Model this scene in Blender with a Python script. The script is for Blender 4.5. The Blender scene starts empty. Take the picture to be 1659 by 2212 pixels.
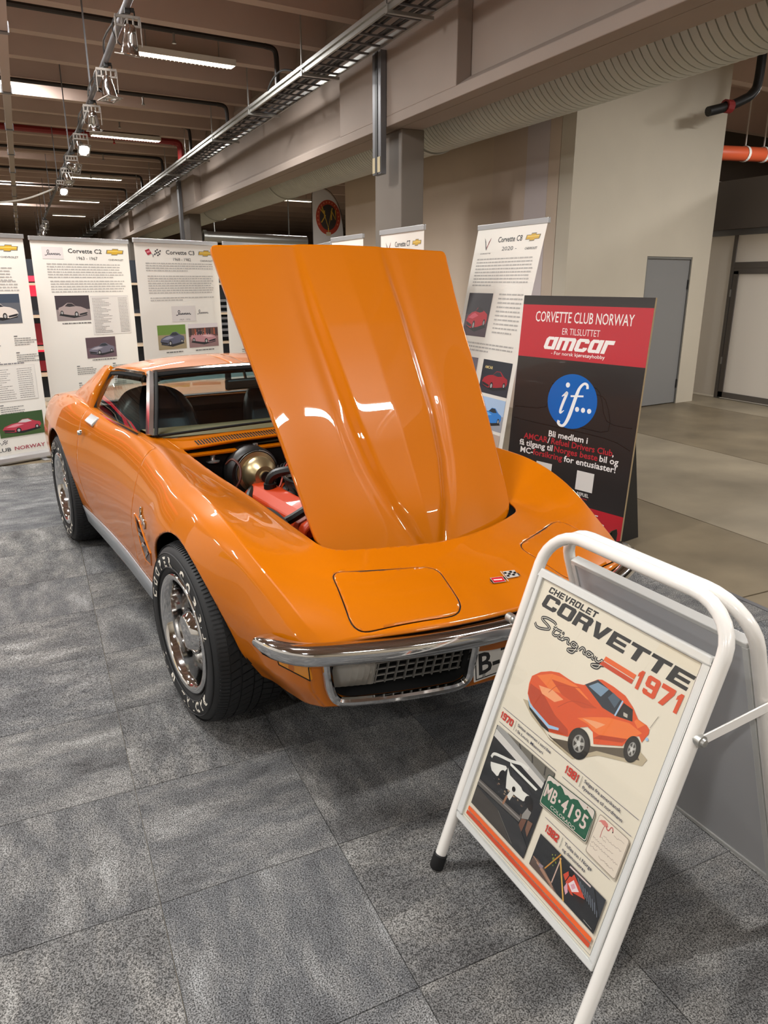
import bpy, bmesh, math, random
import numpy as np
from mathutils import Vector, Matrix
from mathutils.geometry import tessellate_polygon

random.seed(7)
SC = bpy.context.scene
COL = SC.collection
PI = math.pi

# ------------------------------------------------------------------ camera
cam_data = bpy.data.cameras.new('camera')
cam = bpy.data.objects.new('camera', cam_data)
COL.objects.link(cam)
cam_data.sensor_fit = 'VERTICAL'
cam_data.sensor_height = 36.0
cam_data.lens = 36.0 * 1590.0 / 2212.0
cam_data.clip_start = 0.02
cam_data.clip_end = 200.0
_r = Vector((0.90473027, -0.4259849, 0.0))
_u = Vector((0.12732265, 0.27041489, 0.95428755))
_f = Vector((0.40651209, 0.86337284, -0.29889006))
_m = Matrix.Identity(4)
for i in range(3):
    _m[i][0], _m[i][1], _m[i][2] = _r[i], _u[i], -_f[i]
_m[2][3] = 1.66
cam.matrix_world = _m
SC.camera = cam

# ------------------------------------------------------------------ world, exposure
world = bpy.data.worlds.new('world')
SC.world = world
world.use_nodes = True
world.node_tree.nodes['Background'].inputs[0].default_value = (1.0, 0.93, 0.86, 1)
world.node_tree.nodes['Background'].inputs[1].default_value = 0.10
SC.view_settings.view_transform = 'Standard'
SC.view_settings.look = 'None'
SC.view_settings.gamma = 1.0
SC.view_settings.exposure = 0.38
SC.view_settings.use_curve_mapping = False
SC.cycles.max_bounces = 10
SC.cycles.transparent_max_bounces = 12
SC.cycles.sample_clamp_indirect = 4.0
SC.cycles.caustics_reflective = False
SC.cycles.caustics_refractive = False

TUBE_POWER = 88.0      # each ceiling tube lamp, watts
SPOT_POWER = 260.0     # each burning spotlight, watts


# ------------------------------------------------------------------ colours and materials
def lin(c):
    if isinstance(c, str):
        c = [int(c[i:i + 2], 16) / 255.0 for i in (0, 2, 4)]
    return tuple((x / 12.92 if x <= 0.04045 else ((x + 0.055) / 1.055) ** 2.4) for x in c)


MATS = {}


def mat(name, color, rough=0.5, metal=0.0, coat=0.0, coat_rough=0.03, spec=0.5, emit=0.0, noise=0.0, nscale=8.0,
        bump=0.0, bscale=60.0, ndetail=4.0):
    if name in MATS:
        return MATS[name]
    m = bpy.data.materials.new(name)
    m.use_nodes = True
    nt = m.node_tree
    b = nt.nodes['Principled BSDF']
    c = lin(color)
    b.inputs['Base Color'].default_value = (*c, 1)
    b.inputs['Roughness'].default_value = rough
    b.inputs['Metallic'].default_value = metal
    b.inputs['Coat Weight'].default_value = coat
    b.inputs['Coat Roughness'].default_value = coat_rough
    b.inputs['Specular IOR Level'].default_value = spec
    if emit:
        b.inputs['Emission Color'].default_value = (*c, 1)
        b.inputs['Emission Strength'].default_value = emit
    if noise or bump:
        tc = nt.nodes.new('ShaderNodeTexCoord')
    if noise:
        n = nt.nodes.new('ShaderNodeTexNoise')
        n.inputs['Scale'].default_value = nscale
        n.inputs['Detail'].default_value = ndetail
        nt.links.new(tc.outputs['Object'], n.inputs['Vector'])
        mx = nt.nodes.new('ShaderNodeMix')
        mx.data_type = 'RGBA'
        mx.inputs['A'].default_value = (*[x * (1 - noise) for x in c], 1)
        mx.inputs['B'].default_value = (*[min(1, x * (1 + noise)) for x in c], 1)
        rp = nt.nodes.new('ShaderNodeMapRange')
        rp.inputs['From Min'].default_value = 0.3
        rp.inputs['From Max'].default_value = 0.7
        nt.links.new(n.outputs['Fac'], rp.inputs['Value'])
        nt.links.new(rp.outputs['Result'], mx.inputs['Factor'])
        nt.links.new(mx.outputs['Result'], b.inputs['Base Color'])
    if bump:
        n2 = nt.nodes.new('ShaderNodeTexNoise')
        n2.inputs['Scale'].default_value = bscale
        n2.inputs['Detail'].default_value = 3.0
        nt.links.new(tc.outputs['Object'], n2.inputs['Vector'])
        bp = nt.nodes.new('ShaderNodeBump')
        bp.inputs['Strength'].default_value = bump
        bp.inputs['Distance'].default_value = 0.01
        nt.links.new(n2.outputs['Fac'], bp.inputs['Height'])
        nt.links.new(bp.outputs['Normal'], b.inputs['Normal'])
    MATS[name] = m
    return m


def glass_mat(name, tint, refl=1.0):
    """Thin pane: straight-through tint plus Fresnel mirror."""
    m = bpy.data.materials.new(name)
    m.use_nodes = True
    nt = m.node_tree
    nt.nodes.clear()
    out = nt.nodes.new('ShaderNodeOutputMaterial')
    tr = nt.nodes.new('ShaderNodeBsdfTransparent')
    tr.inputs[0].default_value = (*tint, 1)
    gl = nt.nodes.new('ShaderNodeBsdfGlossy')
    gl.inputs['Roughness'].default_value = 0.01
    ge = nt.nodes.new('ShaderNodeNewGeometry')
    dt = nt.nodes.new('ShaderNodeVectorMath')
    dt.operation = 'DOT_PRODUCT'
    nt.links.new(ge.outputs['Incoming'], dt.inputs[0])
    nt.links.new(ge.outputs['Normal'], dt.inputs[1])

    def mth(op, a, bval=None):
        q = nt.nodes.new('ShaderNodeMath')
        q.operation = op
        nt.links.new(a, q.inputs[0])
        if bval is not None:
            q.inputs[1].default_value = bval
        return q.outputs[0]
    ab = mth('ABSOLUTE', dt.outputs['Value'])
    om = mth('MULTIPLY_ADD', ab, -1.0)
    om.node.inputs[2].default_value = 1.0
    p5 = mth('POWER', om, 5.0)
    sch = mth('MULTIPLY_ADD', p5, 0.92)
    sch.node.inputs[2].default_value = 0.07
    mx = nt.nodes.new('ShaderNodeMixShader')
    ml = nt.nodes.new('ShaderNodeMath')
    ml.operation = 'MULTIPLY'
    ml.inputs[1].default_value = refl
    nt.links.new(sch, ml.inputs[0])
    nt.links.new(ml.outputs[0], mx.inputs[0])
    nt.links.new(tr.outputs[0], mx.inputs[1])
    nt.links.new(gl.outputs[0], mx.inputs[2])
    nt.links.new(mx.outputs[0], out.inputs[0])
    return m


def print_mat(name, rough=0.45, coat=0.0):
    """Flat print: colour per face from the 'ink' attribute."""
    m = bpy.data.materials.new(name)
    m.use_nodes = True
    nt = m.node_tree
    b = nt.nodes['Principled BSDF']
    a = nt.nodes.new('ShaderNodeAttribute')
    a.attribute_name = 'ink'
    nt.links.new(a.outputs['Color'], b.inputs['Base Color'])
    b.inputs['Roughness'].default_value = rough
    b.inputs['Coat Weight'].default_value = coat
    return m


# ------------------------------------------------------------------ object helpers
def tag(o, label=None, cat=None, group=None, kind=None):
    if label:
        o['label'] = label
    if cat:
        o['category'] = cat
    if group:
        o['group'] = group
    if kind:
        o['kind'] = kind
    return o


def empty(name, loc=(0, 0, 0), rotz=0.0, matrix=None):
    o = bpy.data.objects.new(name, None)
    COL.objects.link(o)
    if matrix is not None:
        o.matrix_world = matrix
    else:
        o.location = loc
        o.rotation_euler = (0, 0, rotz)
    o.empty_display_size = 0.1
    return o


def link(name, mesh, parent=None, label=None):
    o = bpy.data.objects.new(name, mesh)
    COL.objects.link(o)
    if parent is not None:
        o.parent = parent
    if label:
        o['label'] = label
    return o


def mesh_of(name, V, F, material=None, smooth=False, sharp=None):
    me = bpy.data.meshes.new(name)
    me.from_pydata([tuple(map(float, v)) for v in V], [], [tuple(map(int, f)) for f in F])
    if material is not None:
        me.materials.append(material)
    me.update()
    if smooth:
        if sharp is None:
            me.shade_smooth()
        else:
            me.shade_smooth()
            me.set_sharp_from_angle(angle=math.radians(sharp))
    return me


class MB:
    """Collects simple solids into one mesh."""

    def __init__(self):
        self.V, self.F = [], []

    def add(self, V, F):
        k = len(self.V)
        self.V += [tuple(v) for v in V]
        self.F += [tuple(i + k for i in f) for f in F]
        return self

    def box(self, x0, y0, z0, x1, y1, z1):
        V = [(x0, y0, z0), (x1, y0, z0), (x1, y1, z0), (x0, y1, z0), (x0, y0, z1), (x1, y0, z1), (x1, y1, z1), (x0, y1, z1)]
        F = [(3, 2, 1, 0), (4, 5, 6, 7), (0, 1, 5, 4), (1, 2, 6, 5), (2, 3, 7, 6), (3, 0, 4, 7)]
        return self.add(V, F)

    def bar(self, p, q, w, h, up=(0, 0, 1)):
        p, q = Vector(p), Vector(q)
        d = (q - p).normalized()
        s = d.cross(Vector(up))
        if s.length < 1e-5:
            s = d.cross(Vector((1, 0, 0)))
        s.normalize()
        t = s.cross(d)
        V = []
        for e in (p, q):
            for a, b in ((-1, -1), (1, -1), (1, 1), (-1, 1)):
                V.append(e + s * (a * w / 2) + t * (b * h / 2))
        F = [(0, 1, 2, 3), (7, 6, 5, 4), (0, 4, 5, 1), (1, 5, 6, 2), (2, 6, 7, 3), (3, 7, 4, 0)]
        return self.add(V, F)

    def tube(self, pts, r, n=10, closed=False, cap=True):
        pts = [Vector(p) for p in pts]
        N = len(pts)
        rr = r if hasattr(r, '__len__') else [r] * N
        V, F = [], []
        prev = None
        for i, p in enumerate(pts):
            if closed:
                d = (pts[(i + 1) % N] - pts[i - 1]).normalized()
            else:
                a, b = pts[max(0, i - 1)], pts[min(N - 1, i + 1)]
                d = (b - a).normalized()
            if prev is None:
                s = d.cross(Vector((0, 0, 1)))
                if s.length < 1e-3:
                    s = d.cross(Vector((1, 0, 0)))
            else:
                s = prev - d * prev.dot(d)
            s.normalize()
            prev = s
            t = d.cross(s)
            for k in range(n):
                a = 2 * PI * k / n
                V.append(p + (s * math.cos(a) + t * math.sin(a)) * rr[i])
        M = N if closed else N - 1
        for i in range(M):
            j = (i + 1) % N
            for k in range(n):
                l = (k + 1) % n
                F.append((i * n + k, i * n + l, j * n + l, j * n + k))
        if cap and not closed:
            F.append(tuple(range(n - 1, -1, -1)))
            F.append(tuple((N - 1) * n + k for k in range(n)))
        return self.add(V, F)

    def lathe(self, prof, n=32, axis='Z', center=(0, 0, 0), a0=0.0, a1=2 * PI):
        """prof: list of (r, h)."""
        V, F = [], []
        full = abs(a1 - a0 - 2 * PI) < 1e-6
        m = n if full else n + 1
        for i in range(m):
            a = a0 + (a1 - a0) * i / n
            ca, sa = math.cos(a), math.sin(a)
            for r, h in prof:
                if axis == 'Z':
                    v = (r * ca, r * sa, h)
                elif axis == 'Y':
                    v = (r * sa, h, r * ca)
                else:
                    v = (h, r * ca, r * sa)
                V.append((v[0] + center[0], v[1] + center[1], v[2] + center[2]))
        P = len(prof)
        for i in range(n):
            j = (i + 1) % m
            for k in range(P - 1):
                F.append((i * P + k, j * P + k, j * P + k + 1, i * P + k + 1))
        return self.add(V, F)

    def mesh(self, name, material=None, smooth=False, sharp=35, clean=True):
        me = mesh_of(name, self.V, self.F, material)
        if clean:
            bm = bmesh.new()
            bm.from_mesh(me)
            bmesh.ops.remove_doubles(bm, verts=bm.verts, dist=1e-6)
            bmesh.ops.recalc_face_normals(bm, faces=bm.faces)
            bm.to_mesh(me)
            bm.free()
        if smooth:
            me.shade_smooth()
            me.set_sharp_from_angle(angle=math.radians(sharp))
        return me

    def build(self, name, material=None, parent=None, smooth=False, sharp=35, label=None, bevel=0.0, clean=True):
        me = self.mesh(name, material, smooth, sharp, clean)
        o = link(name, me, parent, label)
        if bevel:
            md = o.modifiers.new('bevel', 'BEVEL')
            md.width = bevel
            md.segments = 2
            md.limit_method = 'ANGLE'
        return o


def arc_pts(cx, cy, r, a0, a1, n):
    return [(cx + r * math.cos(a0 + (a1 - a0) * i / n), cy + r * math.sin(a0 + (a1 - a0) * i / n)) for i in range(n + 1)]


# ------------------------------------------------------------------ flat print (posters, labels)
_txt_cache = {}


def text_tris(s, shear=0.0, bold=0.0):
    key = (s, shear, bold)
    if key in _txt_cache:
        return _txt_cache[key]
    cu = bpy.data.curves.new('lettering', 'FONT')
    cu.body = s
    cu.size = 1.0
    cu.shear = shear
    cu.offset = bold
    cu.resolution_u = 2
    ob = bpy.data.objects.new('lettering', cu)
    me = ob.to_mesh()
    V = [(v.co.x, v.co.y) for v in me.vertices]
    F = [tuple(p.vertices) for p in me.polygons]
    ob.to_mesh_clear()
    bpy.data.objects.remove(ob)
    bpy.data.curves.remove(cu)
    if V:
        a = np.array(V)
        box = (a[:, 0].min(), a[:, 1].min(), a[:, 0].max(), a[:, 1].max())
    else:
        box = (0, 0, 1, 1)
    _txt_cache[key] = (V, F, box)
    return _txt_cache[key]


class Print:
    """Ink on a flat sheet: polygons in sheet coordinates, each layer a hair above the last."""

    def __init__(self, lift=0.00002, base=0.0):
        self.V, self.F, self.C = [], [], []
        self.z = base
        self.lift = lift

    def layer(self):
        self.z += self.lift
        return self

    def raw(self, V, F, color):
        k = len(self.V)
        self.V += [(x, y, self.z) for x, y in V]
        for f in F:
            self.F.append(tuple(i + k for i in f))
            self.C.append(color)

    def poly(self, pts, color):
        color = lin(color)
        pts = [(float(a), float(b)) for a, b in pts]
        if len(pts) <= 4:
            ar = sum(pts[i - 1][0] * pts[i][1] - pts[i][0] * pts[i - 1][1] for i in range(len(pts)))
            if ar < 0:
                pts = pts[::-1]
            if len(pts) == 3:
                self.raw(pts, [(0, 1, 2)], color)
                return self.layer()
        tris = tessellate_polygon([[Vector((a, b, 0)) for a, b in pts]])
        F = []
        for t in tris:
            a, b, c = [pts[i] for i in t]
            ar = (b[0] - a[0]) * (c[1] - a[1]) - (c[0] - a[0]) * (b[1] - a[1])
            F.append(tuple(t) if ar > 0 else (t[0], t[2], t[1]))
        self.raw(pts, F, color)
        return self.layer()

    def rect(self, x0, y0, x1, y1, color):
        return self.poly([(x0, y0), (x1, y0), (x1, y1), (x0, y1)], color)

    def circle(self, cx, cy, r, color, n=40, ry=None, rot=0.0):
        ry = ry or r
        c, s = math.cos(rot), math.sin(rot)
        P = []
        for i in range(n):
            a = 2 * PI * i / n
            x, y = r * math.cos(a), ry * math.sin(a)
            P.append((cx + x * c - y * s, cy + x * s + y * c))
        return self.poly(P, color)

    def stroke(self, pts, w, color, n=0):
        """Polyline of width w (w may be a list)."""
        if n:
            pts = smooth2(pts, n)
        P = [Vector((a, b)) for a, b in pts]
        ww = w if hasattr(w, '__len__') else [w] * len(P)
        if len(ww) != len(P):
            ww = list(np.interp(np.linspace(0, 1, len(P)), np.linspace(0, 1, len(ww)), ww))
        L, R = [], []
        for i, p in enumerate(P):
            d = (P[min(i + 1, len(P) - 1)] - P[max(i - 1, 0)])
            if d.length < 1e-9:
                d = Vector((1, 0))
            d.normalize()
            nn = Vector((-d.y, d.x)) * ww[i] / 2
            L.append(p + nn)
            R.append(p - nn)
        V = [(v.x, v.y) for v in L] + [(v.x, v.y) for v in R]
        m = len(P)
        F = [(m + i, m + i + 1, i + 1, i) for i in range(m - 1)]
        self.raw(V, F, lin(color))
        return self.layer()

    def text(self, s, x0, y0, x1=None, h=None, color='000000', bold=0.0, shear=0.0, align='L', same_layer=False):
        """Letters with their box left bottom at x0,y0; cap height h; stretched to end at x1 if given."""
        V, F, b = text_tris(s, shear, bold)
        cap = 0.73
        sy = h / cap
        w = b[2] - b[0]
        sx = sy if x1 is None else (x1 - x0) / max(w, 1e-6)
        ox = x0
        if x1 is None and align == 'C':
            ox = x0 - w * sx / 2
        if x1 is None and align == 'R':
            ox = x0 - w * sx
        P = [(ox + (a - b[0]) * sx, y0 + c * sy) for a, c in V]
        self.raw(P, F, lin(color))
        if not same_layer:
            self.layer()
        return self

    def lines(self, x0, y1, x1, n, pitch, color='5a5a5a', thick=0.42, rng=None, last=0.6):
        """Small running text seen from afar: rows of word-long strokes."""
        rng = rng or random
        for i in range(n):
            y = y1 - i * pitch
            x = x0
            xe = x1 - (x1 - x0) * rng.uniform(0, 0.06)
            if i == n - 1:
                xe = x0 + (x1 - x0) * last
            while x < xe - pitch * 0.4:
                w = min(pitch * rng.uniform(0.5, 2.2), xe - x)
                self.raw([(x, y - pitch * thick), (x + w, y - pitch * thick), (x + w, y), (x, y)], [(0, 1, 2, 3)], lin(color))
                x += w + pitch * 0.28
        return self.layer()

    def build(self, name, material, parent=None, matrix=None, label=None):
        me = bpy.data.meshes.new(name)
        V = self.V
        if matrix is not None:
            V = [tuple(matrix @ Vector(v)) for v in V]
        me.from_pydata(V, [], self.F)
        me.materials.append(material)
        at = me.attributes.new('ink', 'FLOAT_COLOR', 'CORNER')
        dat = np.ones((len(me.loops), 4), dtype=np.float32)
        starts = np.zeros(len(me.polygons), dtype=np.int32)
        tot = np.zeros(len(me.polygons), dtype=np.int32)
        me.polygons.foreach_get('loop_start', starts)
        me.polygons.foreach_get('loop_total', tot)
        dat[:, :3] = np.repeat(np.array(self.C, dtype=np.float32), tot, axis=0)
        at.data.foreach_set('color', dat.ravel())
        me.update()
        return link(name, me, parent, label)


def smooth2(pts, n):
    """Catmull-Rom through 2D or 3D points."""
    P = [np.array(p, float) for p in pts]
    out = []
    for i in range(len(P) - 1):
        p0 = P[i - 1] if i > 0 else 2 * P[0] - P[1]
        p1, p2 = P[i], P[i + 1]
        p3 = P[i + 2] if i + 2 < len(P) else 2 * P[-1] - P[-2]
        for k in range(n):
            t = k / n
            out.append(tuple(0.5 * ((2 * p1) + (-p0 + p2) * t + (2 * p0 - 5 * p1 + 4 * p2 - p3) * t * t + (-p0 + 3 * p1 - 3 * p2 + p3) * t ** 3)))
    out.append(tuple(P[-1]))
    return out

# ================================================================== THE HALL
WHITE = mat('white_paint', 'e6e2da', 0.5)
WALLP = mat('wall_paint', 'cdc4b3', 0.75, noise=0.04, nscale=1.3, bump=0.05, bscale=40)
WALLB = mat('wall_paint_brown', 'cfbdab', 0.8, noise=0.05, nscale=0.8)
BEAMM = mat('beam_paint', '9a8c82', 0.75, noise=0.05, nscale=1.1, bump=0.06, bscale=25)
CEILM = mat('ceiling_concrete', 'c6b1a6', 0.85, noise=0.06, nscale=0.9)
COLD = mat('column_paint', '786f66', 0.7, noise=0.04, nscale=1.5)
CONC = mat('slab_concrete', '8b806d', 0.45, noise=0.22, nscale=1.6, bump=0.03, bscale=30, ndetail=8)
CONC2 = mat('slab_concrete_dark', '766a56', 0.42, noise=0.26, nscale=1.9, bump=0.03, bscale=30, ndetail=8)
STEEL = mat('galvanised_steel', 'b4b4b0', 0.38, 0.85)
DSTEEL = mat('grey_steel', '77777a', 0.45, 0.6)
BLACK = mat('black_rubber', '0e0e10', 0.6)
BLACKS = mat('black_steel', '1b1a1a', 0.45)
CHROME = mat('chrome', 'dcdcdc', 0.07, 1.0)
WHITEM = mat('white_enamel', 'ece9e4', 0.22, coat=0.6)
JOINT = mat('joint_dark', '3a342c', 0.9)
REDP = mat('red_pipe', '8e2626', 0.45)
ORANGEP = mat('orange_pipe', 'c85632', 0.4)
DOORG = mat('door_grey', '8a8a8a', 0.4)
ALU = mat('aluminium', 'c9c9ca', 0.3, 0.8)
DARKP = mat('dark_pipe', '2c2623', 0.5)
TUBELIT = mat('tube_diffuser', 'fff4e2', 0.5, emit=5.0)
SPOTLIT = mat('spot_lens_lit', 'fff8f0', 0.3, emit=30.0)
SPOTOFF = mat('spot_reflector', 'd0d0d0', 0.12, 1.0)


def plain(name, mb, m, parent=None, kind='structure', **k):
    o = mb.build(name, m, parent, **k)
    if parent is None:
        o['kind'] = kind
    return o


# floor: a dark sub-base seen only in the joints, slabs on top
floor = plain('floor', MB().box(-16, -9, -0.25, 22, 50, -0.06), JOINT)
xs = [-16, -6, 2.2, 4.25, 6.2, 8.4, 11, 15, 22]
ys = [-9, -3, 2.53, 8.6, 14.6, 21, 30, 50]
for i in range(len(xs) - 1):
    for j in range(len(ys) - 1):
        g = 0.006
        m = CONC if i in (3, 5, 7, 0) else CONC2
        plain('floor_slab', MB().box(xs[i] + g, ys[j] + g, -0.06, xs[i + 1] - g, ys[j + 1] - g, 0.0), m, floor, clean=False)


# carpet tiles
def carpet_material():
    m = bpy.data.materials.new('carpet')
    m.use_nodes = True
    nt = m.node_tree
    L = nt.links.new
    b = nt.nodes['Principled BSDF']
    tc = nt.nodes.new('ShaderNodeTexCoord')
    oi = nt.nodes.new('ShaderNodeObjectInfo')
    sc = nt.nodes.new('ShaderNodeVectorMath')
    sc.operation = 'SCALE'
    sc.inputs['Scale'].default_value = 37.0
    L(oi.outputs['Random'], sc.inputs[0])
    ad = nt.nodes.new('ShaderNodeVectorMath')
    L(tc.outputs['Object'], ad.inputs[0])
    L(sc.outputs[0], ad.inputs[1])
    big = nt.nodes.new('ShaderNodeTexNoise')
    big.inputs['Scale'].default_value = 5.5
    big.inputs['Detail'].default_value = 6.0
    big.inputs['Roughness'].default_value = 0.62
    mp = nt.nodes.new('ShaderNodeMapping')
    mp.inputs['Scale'].default_value = (0.7, 1.5, 1.0)
    L(ad.outputs[0], mp.inputs[0])
    L(mp.outputs[0], big.inputs['Vector'])
    r1 = nt.nodes.new('ShaderNodeValToRGB')
    e = r1.color_ramp.elements
    e[0].position, e[0].color = 0.28, (*lin('515152'), 1)
    e[1].position, e[1].color = 0.72, (*lin('939493'), 1)
    e.new(0.46).color = (*lin('696a6b'), 1)
    e.new(0.56).color = (*lin('787877'), 1)
    L(big.outputs['Fac'], r1.inputs[0])
    # loop pile: rows of small loops, dark between
    wv = nt.nodes.new('ShaderNodeTexWave')
    wv.inputs['Scale'].default_value = 60.0
    wv.inputs['Distortion'].default_value = 9.0
    wv.inputs['Detail'].default_value = 2.0
    wv.inputs['Detail Scale'].default_value = 5.0
    L(ad.outputs[0], wv.inputs['Vector'])
    fine = nt.nodes.new('ShaderNodeTexNoise')
    fine.inputs['Scale'].default_value = 260.0
    fine.inputs['Detail'].default_value = 2.0
    L(ad.outputs[0], fine.inputs['Vector'])
    r2 = nt.nodes.new('ShaderNodeMapRange')
    r2.inputs['From Min'].default_value = 0.36
    r2.inputs['From Max'].default_value = 0.64
    r2.inputs['To Min'].default_value = 0.25
    r2.inputs['To Max'].default_value = 1.55
    L(fine.outputs['Fac'], r2.inputs['Value'])
    r3 = nt.nodes.new('ShaderNodeMapRange')
    r3.inputs['To Min'].default_value = 0.72
    r3.inputs['To Max'].default_value = 1.16
    L(wv.outputs['Fac'], r3.inputs['Value'])
    m1 = nt.nodes.new('ShaderNodeVectorMath')
    m1.operation = 'SCALE'
    L(r1.outputs['Color'], m1.inputs[0])
    L(r2.outputs['Result'], m1.inputs['Scale'])
    m2 = nt.nodes.new('ShaderNodeVectorMath')
    m2.operation = 'SCALE'
    L(m1.outputs[0], m2.inputs[0])
    L(r3.outputs['Result'], m2.inputs['Scale'])
    # slight tint of each tile
    tint = nt.nodes.new('ShaderNodeValToRGB')
    tint.color_ramp.elements[0].color = (0.90, 0.905, 0.93, 1)
    tint.color_ramp.elements[1].color = (1.04, 1.01, 0.98, 1)
    L(oi.outputs['Random'], tint.inputs[0])
    m3 = nt.nodes.new('ShaderNodeVectorMath')
    m3.operation = 'MULTIPLY'
    L(m2.outputs[0], m3.inputs[0])
    L(tint.outputs['Color'], m3.inputs[1])
    L(m3.outputs[0], b.inputs['Base Color'])
    b.inputs['Roughness'].default_value = 0.95
    b.inputs['Specular IOR Level'].default_value = 0.15
    bp = nt.nodes.new('ShaderNodeBump')
    bp.inputs['Strength'].default_value = 0.5
    bp.inputs['Distance'].default_value = 0.004
    L(fine.outputs['Fac'], bp.inputs['Height'])
    L(bp.outputs['Normal'], b.inputs['Normal'])
    return m


CARPET = carpet_material()
carpet = empty('carpet', (0, 0, 0))
tag(carpet, 'mottled grey carpet of square tiles lying under the orange car', 'carpet')
T = 0.532
hT = T / 2 - 0.0006
me_tile = MB().add([(-hT, -hT, 0), (hT, -hT, 0), (hT, hT, 0), (-hT, hT, 0),
                    (-hT + .0008, -hT + .0008, .006), (hT - .0008, -hT + .0008, .006), (hT - .0008, hT - .0008, .006), (-hT + .0008, hT - .0008, .006)],
                   [(4, 5, 6, 7), (0, 1, 5, 4), (1, 2, 6, 5), (2, 3, 7, 6), (3, 0, 4, 7)]).mesh('carpet_tile', CARPET)
x0c, y0c = 0.132, 1.74
for i in range(-8, 6):
    for j in range(-4, 12):
        x = x0c + (i + 0.5) * T
        y = y0c + (j + 0.5) * T
        if x + hT > 3.33:
            continue
        if j > 6 and (i < -3):
            pass
        if y + hT > 7.75:
            continue
        t = link('carpet_tile', me_tile, carpet)
        t.location = (x, y, 0.0)
        t.rotation_euler = (0, 0, PI / 2 * ((i * 7 + j * 3 + (i * j) % 3) % 4))
        if (i, j) == (0, -1) or (i, j) == (-1, -1):
            t.rotation_euler = (0, 0, PI / 2)
# a pale aluminium edge strip along the carpet border
plain('trim_1', MB().box(3.325, -0.4, 0.0, 3.36, 7.66, 0.008), DSTEEL)

# ceiling with skewed concrete joists
ceiling = plain('ceiling', MB().box(-16, -9, 5.2, 22, 50, 5.5), CEILM)
SK = 0.1


def joist_mesh(xa, xb):
    mb = MB()
    w0, w1 = 0.085, 0.13
    V = []
    for x in (xa, xb):
        for (dy, z) in ((-w0, 4.5), (w0, 4.5), (w1, 5.2), (-w1, 5.2)):
            V.append((x, dy + x * SK, z))
    mb.add(V, [(0, 1, 2, 3), (7, 6, 5, 4), (0, 4, 5, 1), (1, 5, 6, 2), (2, 6, 7, 3), (3, 7, 4, 0)])
    return mb.mesh('ceiling_joist', CEILM)


jm = joist_mesh(-16, 4.0)
k = -13
while 9.75 + 1.17 * k < 49:
    j = link('ceiling_joist', jm, ceiling)
    j.location = (0, 9.75 + 1.17 * k, 0)
    k += 1
jm2 = joist_mesh(4.4, 22)
for k in range(-3, 16):
    j = link('ceiling_joist', jm2, ceiling)
    j.location = (0, 8.0 + 2.34 * k, 0)

# long beam with sunk panels in its side, on columns
XB0, XB1, ZB0, ZB1 = 3.9, 4.33, 3.3, 4.6
beam = plain('beam', MB().box(XB0 + 0.16, -9, ZB0, XB1, 50, ZB1), BEAMM)
mb = MB()
mb.add([(XB0, -9, ZB0), (XB0 + .16, -9, ZB0), (XB0 + .16, -9, 3.50), (XB0, -9, 3.40), (XB0, 50, ZB0), (XB0 + .16, 50, ZB0), (XB0 + .16, 50, 3.50), (XB0, 50, 3.40)], [(0, 1, 2, 3), (7, 6, 5, 4), (0, 4, 5, 1), (1, 5, 6, 2), (2, 6, 7, 3), (3, 7, 4, 0)])
mb.box(XB0, -9, 4.22, XB0 + 0.16, 50, ZB1)
for a, b in ((6.71, 9.59), (18.6, 21.6), (30.5, 33.5), (43, 46), (-5.4, -2.5)):
    mb.box(XB0, a, 3.40, XB0 + 0.16, b, 4.22)
plain('beam_face', mb, BEAMM, beam, bevel=0.008)
plain('beam_ledge', MB().box(XB0 + 0.02, -9, ZB1, XB1, 50, 5.2), BEAMM, beam)
for y in (8.2, 20.3, 32.4, 44.5, -3.9):
    col = plain('column', MB().box(4.08, y, 0, 4.37, y + 0.72, ZB0), COLD, bevel=0.01)
plain('wall_left', MB().box(-16.2, -9, 0, -16, 50, 5.2), WALLP)
plain('wall_far', MB().box(-16, 50, 0, 22, 50.2, 5.2), CEILM)
plain('wall_back', MB().box(-16, -9.2, 0, 22, -9, 5.2), WALLP)
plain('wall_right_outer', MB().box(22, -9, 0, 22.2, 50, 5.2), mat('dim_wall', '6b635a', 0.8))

# the block with the grey door: front face slightly skewed like the joists
BX0, BX1 = 5.9, 8.62
SKB = 0.13


def byw(x):
    return 7.43 + (x - BX0) * SKB


def front_panel(xa, xb, za, zb, ya=0.0, yb=0.25):
    V = []
    for z in (za, zb):
        V += [(xa, byw(xa) + ya, z), (xb, byw(xb) + ya, z), (xb, byw(xb) + yb, z), (xa, byw(xa) + yb, z)]
    return V, [(3, 2, 1, 0), (4, 5, 6, 7), (0, 1, 5, 4), (1, 2, 6, 5), (2, 3, 7, 6), (3, 0, 4, 7)]


DX0, DX1, DZ = 7.33, 8.25, 1.97
wr = MB()
wr.add(*front_panel(BX0, DX0, 0, 5.2))
wr.add(*front_panel(DX1, BX1, 0, 5.2))
wr.add(*front_panel(DX0, DX1, DZ, 5.2))
wr.box(BX1 - 0.2, byw(BX1) + .2, 0, BX1, 14.3, 5.2)
plain('wall_front', wr, WALLP)
side = MB().box(BX0, 7.69, 0, BX0 + 0.2, 14.3, 5.2)
plain('wall_side', side, WALLB)
# stripes on the side wall: paint tones with light painted into the colour
plain('wall_patch', MB().box(BX0 - 0.004, 7.9, 0, BX0, 8.35, 5.2), mat('wall_patch', 'cdc2c2', 0.8), None)
plain('wall_patch', MB().box(BX0 - 0.004, 8.35, 0, BX0, 9.1, 5.2), mat('wall_patch_b', 'cbb9aa', 0.8), None)
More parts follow.
